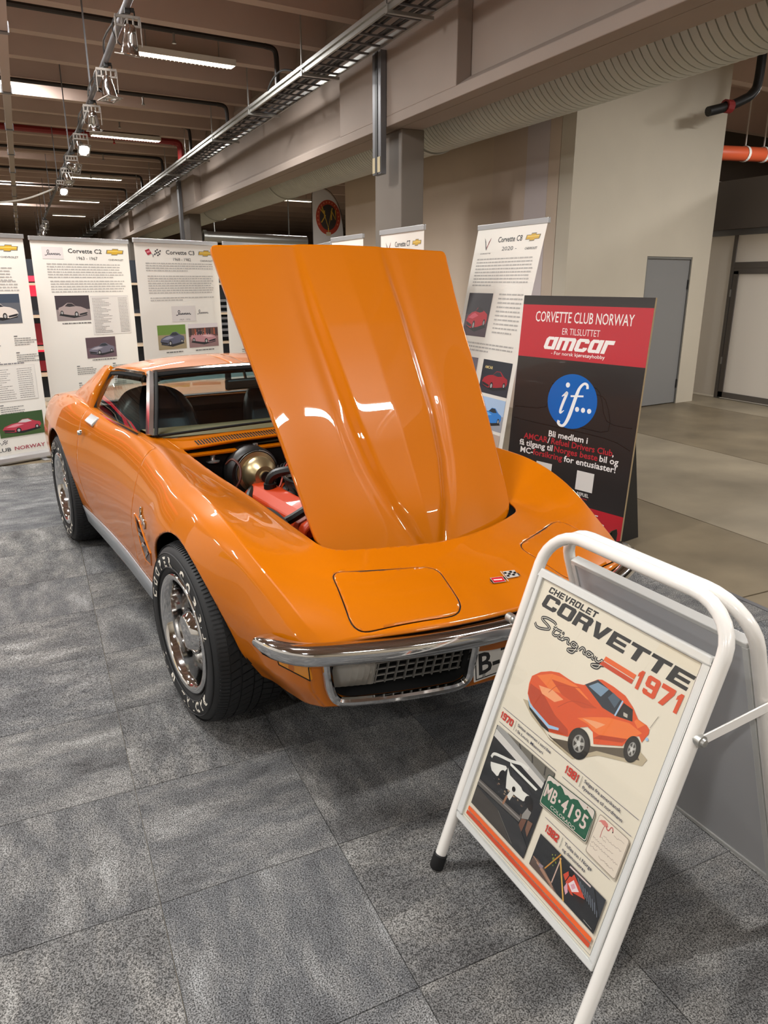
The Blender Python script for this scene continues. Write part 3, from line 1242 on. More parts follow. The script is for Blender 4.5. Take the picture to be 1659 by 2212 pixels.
def to_local(V):
    W = np.array(V, float)
    W[:, 1] *= -1
    return W


def panel(name, pieces, material, parent=car, thick=0.0, weld=True, sharp=50, label=None, flip=None):
    VV, FF = [], []
    for V, F in pieces:
        k = len(VV)
        VV += [tuple(v) for v in to_local(V)]
        FF += [tuple(int(i) + k for i in f) for f in F]
    me = bpy.data.meshes.new(name)
    me.from_pydata(VV, [], FF)
    bm = bmesh.new()
    bm.from_mesh(me)
    if weld:
        bmesh.ops.remove_doubles(bm, verts=bm.verts, dist=2e-4)
    bmesh.ops.dissolve_degenerate(bm, edges=bm.edges, dist=1e-5)
    bmesh.ops.recalc_face_normals(bm, faces=bm.faces)
    bm.to_mesh(me)
    bm.free()
    me.materials.append(material)
    me.shade_smooth()
    me.set_sharp_from_angle(angle=math.radians(sharp))
    o = link(name, me, parent, label)
    if thick:
        md = o.modifiers.new('shell', 'SOLIDIFY')
        md.thickness = thick
        md.offset = -1.0
    return o


# ---- outlines of the openings
HOOD = round_poly([(-.772, -.560), (.47, -.458), (.575, -.24), (.622, 0), (.575, .24), (.47, .458), (-.772, .560)],
                  [.03, .075, .2, .12, .2, .075, .03])
LID = round_poly([(.752, .185), (.615, .522), (.888, .588), (.985, .232)], [.05, .06, .06, .07])
LIDL = [(a, -b) for a, b in LID][::-1]
COWL = [(-.776, -.575), (-.776, .575), (-.94, .60), (-.90, .35), (-.885, 0), (-.90, -.35), (-.94, -.60)]
CABIN = [(-.94, -.655), (-.89, -.35), (-.88, 0), (-.89, .35), (-.94, .655), (-1.05, .672), (-1.35, .695), (-1.7, .705), (-1.88, .70), (-2.0, .60), (-2.02, 0), (-2.0, -.60), (-1.88, -.70), (-1.7, -.705), (-1.35, -.695), (-1.05, -.672)]
DOOR = round_poly([(-.715, 1.2), (-.735, .80), (-.80, .50), (-.775, .285), (-1.78, .285), (-1.905, .55), (-1.86, .80), (-1.79, 1.2)], [.0, .1, .05, .06, .08, .12, .1, 0])
WHF, WHR = (.05, .364), (-2.42, .364)


def arch_f(V, c):
    du, dz = V[:, 0] - c[0], V[:, 2] - c[1]
    ru = np.where(du > 0, .405, .385) if c[0] > -1 else np.full(len(du), .392)
    rz = np.where(dz > 0, .392, .6)
    return (np.hypot(du / ru, dz / rz) - 1) * .39


def top_z(u, v):
    """Height of the body skin above plan point (search the section)."""
    s = u + 0.0
    v = abs(v)
    for _ in range(6):
        s = u + float(bend(np.array(s))) * (v / .7) ** 2 - .03 * min(1, max(0, (s - .6) / .4))
    cv = [0.0] + [0.0] * 8
    cz = [0.0] * 9
    for k in range(9):
        if k == 0:
            cz[0] = float(cubic(ST[:, 0], ST[:, 1], s))
        elif k >= 2:
            cv[k] = float(cubic(ST[:, 0], ST[:, 2 * k - 2], s))
            cz[k] = float(cubic(ST[:, 0], ST[:, 2 * k - 1], s))
    cv[1] = cv[2] * .55
    cz[1] = cz[0] - (cz[0] - cz[2]) * .32
    tq = np.linspace(0, TCREST, 200)
    vv = pchip(_kn, cv, tq)
    zz = pchip(_kn, cz, tq)
    return float(np.interp(v, vv, zz))


def side_v(u, z):
    """Half width of the body side at height z."""
    s = u
    v = .75
    for _ in range(6):
        s = u - .03 * min(1, max(0, (s - .6) / .4)) + float(bend(np.array(s))) * (v / .7) ** 2 + .33 * max(0, .55 - z) * min(1, max(0, (s - .55) / .45))
        cv, cz = [], []
        for k in range(4, 9):
            cv.append(float(cubic(ST[:, 0], ST[:, 2 * k - 2], s)))
            cz.append(float(cubic(ST[:, 0], ST[:, 2 * k - 1], s)))
        tq = np.linspace(TCREST, 3.1, 200)
        vv = pchip(_kn[4:], cv, tq)
        zz = pchip(_kn[4:], cz, tq)
        v = float(np.interp(-z, -zz, vv))
    return v




GAP = 0.0035
top_pieces, hood_pieces, lid_pieces, cowl_pieces = [], [], {1: [], -1: []}, []
side_pieces, door_pieces = [], {1: [], -1: []}
for sg in (1, -1):
    V, F = grid(0, TCREST, TT * 2, sg)
    uv = V[:, :2]
    fh = sd(uv, HOOD)
    fl = sd(uv, LID if sg > 0 else LIDL)
    fc = sd(uv, CABIN)
    fw = sd(uv, COWL)
    # bonnet
    Hv, Hf = clip(V, F, fh - GAP)
    hood_pieces.append((Hv, Hf))
    Lv, Lf = clip(V, F, fl - .0025)
    lid_pieces[sg].append((Lv, Lf))
    Wv, Wf = clip(V, F, fw - .003)
    cowl_pieces.append((Wv, Wf))
    f = np.minimum(np.minimum(-fh, -fl - .0022), np.minimum(-fc, -fw - .001))
    top_pieces.append(clip(V, F, f))
    V, F = grid(TCREST, 3.1, TS * 2, sg)
    fd = sd(V[:, [0, 2]], DOOR)
    fa = np.minimum(arch_f(V, WHF), arch_f(V, WHR))
    Dv, Df = clip(V, F, fd - .0025)
    door_pieces[sg].append((Dv, Df))
    side_pieces.append(clip(V, F, np.minimum(fa, -fd - .0015)))
    # the strip of door top on the inside of the crest stays with the top piece

# fascia under the bumper with the two grille openings
NV, NZ = 120, 40
zz = np.linspace(.600, .365, NZ)
vs = pchip([.365, .45, .55, .585, .605], [.655, .70, .715, .70, .665], zz)
FV = np.zeros((NV, NZ, 3))
for i, w in enumerate(np.linspace(-1, 1, NV)):
    FV[i, :, 1] = w * vs
    FV[i, :, 2] = zz
    FV[i, :, 0] = place(np.full(NZ, 1.0), w * vs, zz) - 0.012 * (1 - abs(w)) * 2 * np.clip((zz - .365) / .1, 0, 1)
FV = FV.reshape(-1, 3)
ix = np.arange(NV * NZ).reshape(NV, NZ)
FF = [tuple(q) for q in np.stack([ix[:-1, :-1], ix[1:, :-1], ix[1:, 1:], ix[:-1, 1:]], -1).reshape(-1, 4)]
GRL = round_poly([(.215, .560), (.205, .395), (.625, .395), (.668, .560)], [.0, .05, .05, .0])
GRLL = [(-a, b) for a, b in GRL][::-1]
fg = np.minimum(-sd(FV[:, 1:], GRL), -sd(FV[:, 1:], GRLL))
fascia = clip(FV, FF, fg)

# tail cap
tailV, tailF = [], []
tq = np.linspace(0, 3.1, 60)
for sg in (1, -1):
    v = pchip(_kn, _cv[-1], tq) * sg
    z = pchip(_kn, _cz[-1], tq)
    k = len(tailV)
    tailV += [(place(np.array(-3.67), abs(a), b) * 1.0, a, b) for a, b in zip(v, z)]
    tailV += [(-3.60, 0, max(b, .38)) for b in z]
    tailF += [(k + i, k + i + 1, k + 60 + i + 1, k + 60 + i) for i in range(59)]

body = panel('body_shell', top_pieces + side_pieces + [fascia, (np.array(tailV, float), tailF)], PAINT, thick=.009)
for sg in (1, -1):
    lid_o = panel('headlamp_lid', lid_pieces[sg], PAINT, thick=.004)
    ring_ = (LID if sg > 0 else LIDL)
    MB().tube([(a_, -b_, top_z(a_, b_) - .0062) for a_, b_ in ring_], .0052, 6, closed=True).build('lid_gap_shade', GAPB, lid_o, smooth=True)  # black tube standing in for the shade in the gap round the lid
    dr = panel('door', door_pieces[sg], PAINT, thick=.02)
    # lock and flush handle
    hv = np.array([[-1.79, .800 * sg, .865]])
    MB().lathe([(0, .012), (.012, .010), (.015, 0.0), (.015, -.012)], 16, 'Y', (-1.755, 0, 0)).build('door_lock', CHROME, dr, smooth=True).location = (0, -.838 * sg, .838)
    ob = dr.children[-1]
    ob.rotation_euler = (0.35 * sg if sg < 0 else -0.35 + 0, 0, 0) if False else (0, 0, 0)
    if sg > 0:
        ob.data.transform(Matrix.Scale(-1, 4, (0, 1, 0)))
    # handle plate lying on the shoulder
    hp = MB()
    for i in range(4):
        pass
    hp.add([(-1.60, -.755 * sg, .938), (-1.74, -.765 * sg, .944), (-1.745, -.806 * sg, .908), (-1.615, -.798 * sg, .900),
            (-1.60, -.748 * sg, .928), (-1.74, -.758 * sg, .934), (-1.745, -.799 * sg, .896), (-1.615, -.791 * sg, .888)],
           [(0, 1, 2, 3), (7, 6, 5, 4), (0, 4, 5, 1), (1, 5, 6, 2), (2, 6, 7, 3), (3, 7, 4, 0)])
    hp.build('door_handle', mat('handle_chrome', 'e8e8e8', .2, .9), dr, bevel=.003)
cowl = panel('cowl_panel', cowl_pieces, PAINT, thick=.012)


# cowl slots
cs = MB()
for i in range(66):
    v = -.47 + i * .94 / 65
    if abs(v) < .02:
        continue
    z = top_z(-.815, v) + .0012
    z0_, z1_ = top_z(-.850, v) + .0012, top_z(-.792, v) + .0012
    cs.add([(-.850, -v - .0042, z0_), (-.792, -v - .0042, z1_), (-.792, -v + .0042, z1_), (-.850, -v + .0042, z0_)], [(0, 1, 2, 3)])
cs.build('cowl_vent', GAPB, cowl)['kind'] = 'stuff'

# ---- bonnet, standing open on its front hinge
hv = []
for V, F in hood_pieces:
    V = V.copy()
    V[:, 2] += dome(V[:, 0], V[:, 1])
    hv.append((V, F))
REAR_C = np.array([-.770, .905])
REAR_O = np.array([-.215, 1.795])
TH = math.radians(52.0)
# rotation in the (u,z) plane: the rear edge swings up and forward
cth, sth = math.cos(TH), math.sin(TH)


def open_hood(V):
    W = np.array(V, float)
    a, b = W[:, 0] - REAR_C[0], W[:, 2] - REAR_C[1]
    W[:, 0] = REAR_O[0] + a * cth + b * sth
    W[:, 2] = REAR_O[1] - a * sth + b * cth
    return W


hood = panel('bonnet', [(open_hood(V), F) for V, F in hv], PAINT, thick=.016)
# stiffening frame under the bonnet skin
uf = MB()
for v in (-.40, .40):
    pts = []
    for u in np.linspace(-.70, .42, 12):
        vv = v * (1.0 - .14 * (u + .7) / 1.1)
        q = open_hood(np.array([[u, vv, top_z(u, vv) - .03]]))[0]
        pts.append((q[0], -q[1], q[2]))
    uf.tube(pts, .022, 6)
for u in (-.70, -.2, .38):
    pts = []
    for v in np.linspace(-.38, .38, 9):
        q = open_hood(np.array([[u, v, top_z(u, v) - .03]]))[0]
        pts.append((q[0], -q[1], q[2]))
    uf.tube(pts, .02, 6)
uf.build('bonnet_frame', UNDER, hood, smooth=True)

# ---- under the skin: floor pan, wheel tubs, engine bay
up = MB()
up.box(-3.45, -.62, .22, .50, .62, .26)
up.box(-3.4, -.60, .24, -2.95, .60, .60)
up.box(.50, -.55, .34, .68, .55, .60)
up.build('floor_pan', UNDER, car)
for cx in (WHF[0], WHR[0]):
    for sg in (1, -1):
        w = MB().lathe([(.425, .46), (.425, .775)], 28, 'Y', (cx, 0, .364), -1.5, 1.5)
        w.lathe([(.425, .46), (.0, .46)], 28, 'Y', (cx, 0, .364), -1.5, 1.5)
        o = w.build('wheel_tub', UNDER, car, smooth=True)
        if sg > 0:
            o.data.transform(Matrix.Scale(-1, 4, (0, 1, 0)))
bay = MB()
bay.box(-.80, -.56, .26, -.775, .56, .862)      # bulkhead
bay.box(-.80, .50, .26, .55, .52, .74)
bay.box(-.80, -.52, .26, .55, -.50, .74)
bay.box(.50, -.46, .26, .53, .46, .66)
bay.build('engine_bay', UNDER, car)
MB().box(-.790, -.555, .852, -.745, .555, .866).build('bay_lip', PAINT, car, bevel=.004)

# ---- wheels
def lathe_y(prof, n=48):
    return MB().lathe(prof, n, 'Y')


R, RR = .360, .236


def make_wheel():
    w = empty('wheel')
    w.parent = car
    # outboard is +y in wheel space
    ty = lathe_y([(RR - .004, .03), (RR + .012, .042), (.285, .055), (.315, .050), (.338, .034), (.350, .012), (.3535, -.01),
                  (.3535, -.20), (.350, -.225), (.335, -.25), (.30, -.268), (RR + .01, -.25), (RR - .004, -.235)], 96)
    ty.build('tyre', TYRE, w, smooth=True, sharp=60, clean=False)
    # tread blocks: five ribs of curved blocks around
    tb = MB()
    ribs = [(-.004, -.040), (-.046, -.088), (-.094, -.124), (-.130, -.172), (-.178, -.214)]
    n = 66
    for ri, (a, b) in enumerate(ribs):
        for i in range(n):
            t0 = 2 * PI * (i + .5 * (ri % 2)) / n
            t1 = t0 + 2 * PI / n * .84
            sk = (.035 if ri < 2 else -.035 if ri > 2 else .02)
            V = []
            for r_ in (.351, R - (.003 if ri in (0, 4) else 0)):
                for (yy, tt) in ((a, 0), (b, sk)):
                    for t in (t0, t1):
                        V.append((r_ * math.sin(t + tt), yy, r_ * math.cos(t + tt)))
            tb.add(V, [(0, 1, 5, 4), (2, 6, 7, 3), (4, 5, 7, 6), (0, 4, 6, 2), (1, 3, 7, 5)])
        # shoulder lugs running down the sidewall edge
    for i in range(n * 2):
        t0 = 2 * PI * i / (n * 2)
        t1 = t0 + 2 * PI / (n * 2) * .6
        V = []
        for (r_, yy) in ((.3515, .008), (.356, .0), (.3415, .030), (.345, .036)):
            for t in (t0, t1):
                V.append((r_ * math.sin(t), yy, r_ * math.cos(t)))
        tb.add(V, [(2, 3, 7, 6), (0, 2, 6, 4), (1, 5, 7, 3), (0, 1, 3, 2)])
    o = tb.build('tread', TYRE, w, clean=False)
    o['kind'] = 'stuff'
    # moulded sidewall rings
    rg = MB()
    for r_, yy in ((.262, .0495), (.318, .0485)):
        rg.lathe([(r_ - .003, yy), (r_, yy + .0035), (r_ + .003, yy)], 96, 'Y')
    rg.build('sidewall_ring', TYRE, w, smooth=True, clean=False)
    # raised white letters
    pr = Print(lift=0)
    for word, mid, span in (('COOPER COBRA', -2, 158), ('RADIAL G/T', 180, 112)):
        n = len(word)
        for i, ch in enumerate(word):
            if ch == ' ':
                continue
            ang = math.radians(mid - span / 2 + span * (i + .5) / n)   # clockwise from the top
            V, F, b = text_tris(ch, 0.0, .045)
            wd = (b[2] - b[0])
            sx = .036 / max(wd, .25) if ch not in 'I/' else .065
            sy = .041 / .73
            P = []
            for x, y in V:
                lx = (x - (b[0] + b[2]) / 2) * sx
                ly = y * sy
                r_ = .264 + ly
                a = ang + lx / .29
                P.append((r_ * math.sin(a), r_ * math.cos(a)))
            pr.raw(P, F, lin('d8d2c6'))
    VV = []
    for x, zc, _ in pr.V:
        r_ = math.hypot(x, zc)
        yy = np.interp(r_, [.24, .285, .315], [.042, .055, .050]) + .0012
        # seen from outside (+y looking back to -y) the wheel's forward is to the left: mirror x
        VV.append((-x, yy, zc))
    me = mesh_of('tyre_lettering', VV, pr.F, TYREW)
    link('tyre_lettering', me, w)['kind'] = 'stuff'
    # chrome trim ring, deep rim
    lathe_y([(RR + .002, .040), (RR, .047), (RR - .010, .050), (RR - .022, .046), (RR - .030, .034), (RR - .036, .010), (RR - .040, -.07), (RR - .043, -.105)], 64).build('trim_ring', CHROME, w, smooth=True, sharp=60, clean=False)
    # rally disc with five slots (dark pockets) and bolts
    rim = lathe_y([(RR - .042, -.105), (RR - .050, -.100), (RR - .062, -.094), (RR - .085, -.084), (RR - .105, -.066), (RR - .120, -.055), (.105, -.050), (.070, -.054), (0, -.056)], 64)
    ro = rim.build('rim', mat('rim_silver', 'b9b8b4', 0.22, .95), w, smooth=True, sharp=60, clean=False)
    sl = MB()
    for i in range(5):
        a0 = 2 * PI * i / 5 + .3
        V = []
        for (r_, yy) in ((RR - .066, -.0905), (RR - .100, -.068)):
            for da in (-.17, -.08, .0, .08, .17):
                V.append((r_ * math.sin(a0 + da), yy, r_ * math.cos(a0 + da)))
        sl.add(V, [(j, j + 1, j + 6, j + 5) for j in range(4)])
    sl.build('rim_slot', GAPB, w)
    # centre cap: tall, finned
    cp = lathe_y([(.088, -.044), (.088, -.01), (.082, .012), (.070, .022), (.066, .030), (.058, .034), (.0, .036)], 40)
    cp.build('centre_cap', CHROME, w, smooth=True, sharp=40, clean=False)
    fn = MB()
    for i in range(40):
        a = 2 * PI * i / 40
        c_, s_ = math.cos(a), math.sin(a)
        t_ = .0028
        V = []
        for r_ in (.084, .0925):
            for yy in (-.038, .008):
                for k_ in (-1, 1):
                    V.append((r_ * s_ + k_ * t_ * c_, yy, r_ * c_ - k_ * t_ * s_))
        fn.add(V, [(4, 5, 7, 6), (0, 4, 6, 2), (1, 3, 7, 5), (2, 6, 7, 3), (0, 1, 5, 4)])
    fn.build('cap_fin', CHROME, w, clean=False)
    # brake drum / back plate
    lathe_y([(RR - .05, -.112), (0, -.112)], 32).build('brake_disc', UNDER, w, clean=False)
    return w


def dup(root):
    r = root.copy()
    COL.objects.link(r)
    for ch in root.children:
        c = ch.copy()
        COL.objects.link(c)
        c.parent = r
        for g in ch.children:
            e = g.copy()
            COL.objects.link(e)
            e.parent = c
    return r


w0 = make_wheel()
for i, (u, v, sg, yaw) in enumerate(((WHF[0], .826, 1, 2), (WHR[0], .822, 1, 0), (WHF[0], .826, -1, 2), (WHR[0], .822, -1, 0))):
    w = w0 if i == 0 else dup(w0)
    w.parent = car
    # right side of the car is -y: turn the wheel half round so that +y (outboard) points to -y
    rz = PI if sg > 0 else 0.0
    w.location = (u, -v * sg, R)
    w.rotation_euler = (0, 0, rz + math.radians(yaw))

# ---- bumper: chrome blade following the nose
NB = 61
prof = [(-.012, .036), (.018, .037), (.034, .030), (.040, .014), (.037, -.006), (.028, -.022), (.012, -.034), (-.012, -.036)]
bm_ = MB()
V = []
path = []
for i in range(NB):
    w = -1 + 2 * i / (NB - 1)
    a = abs(w)
    if a < .80:
        v = w / .80 * .695
        u = 1.03 - .185 * (v / .7) ** 2 + .012
        z = .592 - .008 * (a / .8)
    else:
        t = (a - .80) / .20
        v = math.copysign(.695 + .098 * math.sin(t * PI / 2) ** 1.0 * 1.0, w)
        u = (1.03 - .185 * (.695 / .7) ** 2 + .012) - .185 * t ** 1.35
        z = .584 - .004 * t
    path.append((u, v, z))
for i, (u, v, z) in enumerate(path):
    p0, p1 = path[max(0, i - 1)], path[min(NB - 1, i + 1)]
    tx, ty_ = p1[0] - p0[0], p1[1] - p0[1]
    L = math.hypot(tx, ty_)
    nx, ny = ty_ / L, -tx / L           # outward normal (forward at the centre)
    a = abs(-1 + 2 * i / (NB - 1))
    sc = 1.0 if a < .95 else max(.6, math.sqrt(max(0, 1 - ((a - .95) / .055) ** 2)))
    for (o_, h_) in prof:
        V.append((u + nx * o_, -(v + ny * o_), z + h_ * sc))
PN = len(prof)
F = []
for i in range(NB - 1):
    for k in range(PN):
        l = (k + 1) % PN
        F.append((i * PN + k, i * PN + l, (i + 1) * PN + l, (i + 1) * PN + k))
F.append(tuple(range(PN)))
F.append(tuple((NB - 1) * PN + k for k in range(PN))[::-1])
bump = MB().add(V, F).build('front_bumper', CHROME, car, smooth=True, sharp=55)

# ---- grille cavities, egg-crate bars, parking lamps, chrome surrounds


def fpt(v, z, off=0.0):
    """Point on the fascia at v,z, pushed out by off (forward)."""
    u = float(place(np.array(1.0), np.array(abs(v)), np.array(z)))
    w = min(1, abs(v) / .7)
    u -= 0.012 * (1 - w) * 2 * min(1, max(0, (z - .365) / .1))
    return (u + off, -v, z)


for sg in (1, -1):
    g = empty('grille')
    g.parent = car
    cav = MB()
    ring = GRL
    V = [fpt(a * sg, b, -.002) for a, b in ring] + [(fpt(a * sg, b)[0] - .16, -a * sg * .96, b) for a, b in ring]
    n = len(ring)
    cav.add(V, [(i, (i + 1) % n, n + (i + 1) % n, n + i) for i in range(n)] + [tuple(range(n, 2 * n))])
    cav.build('grille_cavity', GAPB, g)
    eg = MB()
    for k in range(10):
        v = .222 + k * .031
        p, q = fpt(v * sg, .552, -.030), fpt(v * sg, .432, -.030)
        eg.bar(p, q, .0045, .007, (1, 0, 0))
    for z in (.436, .462, .488, .514, .540):
        eg.bar(fpt(.212 * sg, z, -.030), fpt(.505 * sg, z, -.030), .0045, .007, (1, 0, 0))
    eg.build('grille_bars', mat('grille_grey', '8a8883', .35, .6), g)
    # parking lamp: ribbed clear lens
    lm = MB()
    nn_, mm_ = 14, 6
    V = []
    for i in range(nn_ + 1):
        for j in range(mm_ + 1):
            v = .505 + (.635 - .505) * i / nn_
            z = .430 + (.545 - .430) * j / mm_
            x, y, _ = fpt(v * sg, z, -.028)
            V.append((x + .02 * (1 - ((i / nn_ - .5) * 2) ** 2) * (1 - ((j / mm_ - .5) * 2) ** 2) + .002 * (i % 2), y, z))
    lm.add(V, [(i * (mm_ + 1) + j, (i + 1) * (mm_ + 1) + j, (i + 1) * (mm_ + 1) + j + 1, i * (mm_ + 1) + j + 1) for i in range(nn_) for j in range(mm_)])
    lm.build('parking_lamp', LENS, g, smooth=True, sharp=20)
    # chrome U trim: outer edge down, along the bottom, up to the plate
    tr = [fpt(.672 * sg, .56, .004), fpt(.662 * sg, .50, .006), fpt(.648 * sg, .44, .008), fpt(.628 * sg, .402, .008), fpt(.59 * sg, .388, .008),
          fpt(.45 * sg, .386, .008), fpt(.30 * sg, .386, .008), fpt(.235 * sg, .390, .008), fpt(.205 * sg, .415, .008), fpt(.203 * sg, .48, .008), fpt(.207 * sg, .555, .006)]
    MB().tube(smooth2(tr, 5), .0155, 10).build('grille_trim', CHROME, g, smooth=True)

# number plate under the bumper centre
pl = empty('number_plate')
pl.parent = car
px0 = fpt(0, .46)[0]
pl.location = (px0 + .012, 0, .462)
pl.rotation_euler = (0, math.radians(-6), 0)
MB().box(-.004, -.20, -.06, .0, .20, .06).build('plate_panel', PLATEW, pl, bevel=.002)
pb = Print()
pb.rect(-.194, -.054, .194, .054, '1a1a1c')
pb.rect(-.190, -.050, .190, .050, 'dedcd6')
pb.text('B-7', -.180, -.038, -.030, .076, '17181a', .02)
pb.build('plate_lettering', PRINT, pl, Matrix(((0, 0, 1, 0.0006), (1, 0, 0, 0), (0, 1, 0, 0), (0, 0, 0, 1))))
for y in (-.16, .16):
    MB().lathe([(0, .004), (.006, .003), (.007, 0)], 10, 'X', (.0, y, -.045)).build('plate_screw', STEEL, pl)

# front valance and air dam, black
vd = MB()
pts = []
for w in np.linspace(-1, 1, 31):
    v = w * .64
    u = float(place(np.array(1.0), np.array(abs(v)), np.array(.365)))
    pts.append((u, -v))
V = [(u - .01, y, .372) for u, y in pts] + [(u - .13, y * .96, .325) for u, y in pts] + [(u - .16, y * .96, .372) for u, y in pts]
vd.add(V, [(i, i + 1, 32 + i, 31 + i) for i in range(30)] + [(31 + i, 32 + i, 63 + i, 62 + i) for i in range(30)])
vd.build('air_dam', UNDER, car, smooth=True)

# amber side marker lamps
for sg in (1, -1):
    mk = MB()
    V = []
    C4 = [(.835, .548), (.700, .556), (.705, .500), (.825, .486)]
    for off in (.004, -.006):
        for (u, z) in C4:
            V.append((u, -(side_v(u, z) + off) * sg, z))
    mk.add(V, [(0, 1, 2, 3), (7, 6, 5, 4), (0, 4, 5, 1), (1, 5, 6, 2), (2, 6, 7, 3), (3, 7, 4, 0)])
    o = mk.build('side_marker', AMBER, car, bevel=.002)
    fr_ = [(u, -(side_v(u, z) + .004) * sg, z) for u, z in C4]
    MB().tube(fr_, .0025, 6, closed=True).build('marker_gasket', GAPB, o)

# crossed-flag badge on the nose
zb = top_z(.90, 0)
fl = Print(lift=.0003)
fl.poly([(-.066, -.012), (-.012, -.020), (-.006, .011), (-.061, .020)], '9a9590')
fl.poly([(-.063, -.010), (-.015, -.017), (-.009, .009), (-.058, .017)], 'c2202c')
fl.stroke([(-.055, .004), (-.02, -.004)], .006, 'e8ddd6')
fl.poly([(.004, -.006), (.058, -.012), (.066, .026), (.012, .034)], 'b5b0aa')
for i in range(4):
    for j in range(3):
        if (i + j) % 2 == 0:
            x, y = .010 + i * .0125, .000 + j * .009 - i * .001
            fl.poly([(x, y), (x + .0115, y - .001), (x + .0135, y + .0085), (x + .002, y + .0095)], '17171a')
fl.stroke([(-.006, -.024), (.004, .036)], .003, 'c9c4be')
slope = math.atan2(top_z(.93, 0) - top_z(.87, 0), .06)
bm4 = Matrix.Translation((.90, 0, zb + .004)) @ Matrix.Rotation(-slope, 4, 'Y') @ Matrix(((0, -1, 0, 0), (1, 0, 0, 0), (0, 0, 1, 0), (0, 0, 0, 1)))
bm4 = Matrix.Translation((.90, 0, zb + .004)) @ Matrix.Rotation(-slope, 4, 'Y') @ Matrix.Rotation(PI / 2, 4, 'Z') @ Matrix.Scale(.9, 4)
badge = fl.build('nose_badge', PRINTG, car, bm4)
MB().box(-.07, -.008, -.004, .07, .008, -.0005).build('badge_base', CHROME, badge).data.transform(bm4)

# script badge and louvres on the fender behind the front wheel
for sg in (1, -1):
    sc_ = [(-.055, .0), (-.07, .022), (-.05, .03), (-.045, .012), (-.06, -.008), (-.07, -.014), (-.05, -.016), (-.035, .004), (-.03, -.006), (-.02, .006), (-.014, -.006), (-.004, .006), (.0, -.006),
           (.012, .004), (.004, .006), (.006, -.004), (.014, .004), (.012, -.018), (.004, -.022), (.022, .0), (.03, .006), (.032, -.004), (.042, .004), (.05, -.004), (.06, .006), (.058, -.018), (.05, -.022)]
    pts = []
    for (a, b) in smooth2(sc_, 4):
        u, z = -.50 + a, .668 + b - .12 * a
        pts.append((u, -(side_v(u, z) + .004) * sg, z))
    MB().tube(pts, .0038, 6).build('script_badge', CHROME, car, smooth=True)
    lv = empty('fender_louvre')
    lv.parent = car
    GC = [(-.70, .640), (-.59, .632), (-.405, .540), (-.465, .462), (-.575, .450)]
    ring = []
    for a, b in zip(GC, GC[1:] + GC[:1]):
        for k in range(6):
            t = k / 6
            u, z = a[0] + (b[0] - a[0]) * t, a[1] + (b[1] - a[1]) * t
            ring.append((u, -(side_v(u, z) + .0012) * sg, z))
    MB().tube(ring, .003, 6, closed=True).build('louvre_frame', PAINT, lv, smooth=True)
    V = []
    for i in range(9):
        t = i / 8
        a = np.array(GC[0]) * (1 - t) + np.array(GC[4]) * t
        b = np.array(GC[1]) * (1 - t) + np.array(GC[2]) * t if t < .85 else np.array(GC[2]) * (1 - (t - .85) / .15) + np.array(GC[3]) * (t - .85) / .15
        for k in range(7):
            u, z = a + (b - a) * k / 6
            V.append((u, -(side_v(u, z) + .0014) * sg, z))
    MB().add(V, [(i * 7 + k, i * 7 + k + 1, (i + 1) * 7 + k + 1, (i + 1) * 7 + k) for i in range(8) for k in range(6)]).build('louvre_recess', mat('louvre_dark', '4a2210', .4, coat=.5), lv, smooth=True)
    for i in range(4):
        t = (i + .5) / 4
        a = np.array(GC[0]) * (1 - t) + np.array(GC[4]) * t + np.array([.02, 0])
        b = np.array(GC[1]) * (1 - t) + np.array(GC[2]) * t + np.array([-.015, -.01])
        pa = [(a[0], -(side_v(*a) + .002) * sg, a[1]), (b[0], -(side_v(*b) + .010) * sg, b[1]), (b[0] - .008, -(side_v(*b) + .002) * sg, b[1] - .018), (a[0], -(side_v(*a) + .002) * sg, a[1] - .014)]
        MB().add(pa, [(0, 1, 2, 3)]).add([(pa[0][0], pa[0][1], pa[0][2] + .004), (pa[1][0], pa[1][1], pa[1][2] + .004)] + pa[:2], [(0, 1, 3, 2)]).build('louvre_fin', CHROME, lv)
    # sill trim, ribbed aluminium
    sm = MB()
    us = np.linspace(-.37, -2.0, 40)
    V = []
    for u in us:
        vb = side_v(u, .37)
        V += [(u, -(side_v(u, .36) + .004) * sg, .345), (u, -(side_v(u, .30) + .010) * sg, .30), (u, -(side_v(u, .26) + .010) * sg, .24), (u, -(side_v(u, .24) - .02) * sg, .205)]
    sm.add(V, [(i * 4 + k, i * 4 + k + 1, i * 4 + 5 + k, i * 4 + 4 + k) for i in range(39) for k in range(3)])
    o = sm.build('sill_trim', SILL, car, smooth=True, sharp=60)
    md = o.modifiers.new('shell', 'SOLIDIFY')
    md.thickness = .006

# ---- greenhouse
RS = np.array([  # u, half width, edge z, centre z
    [-1.385, .505, 1.185, 1.203], [-1.50, .545, 1.190, 1.216], [-1.70, .580, 1.186, 1.228], [-1.85, .592, 1.176, 1.226], [-2.00, .597, 1.156, 1.214], [-2.12, .598, 1.120, 1.190]])[::-1]


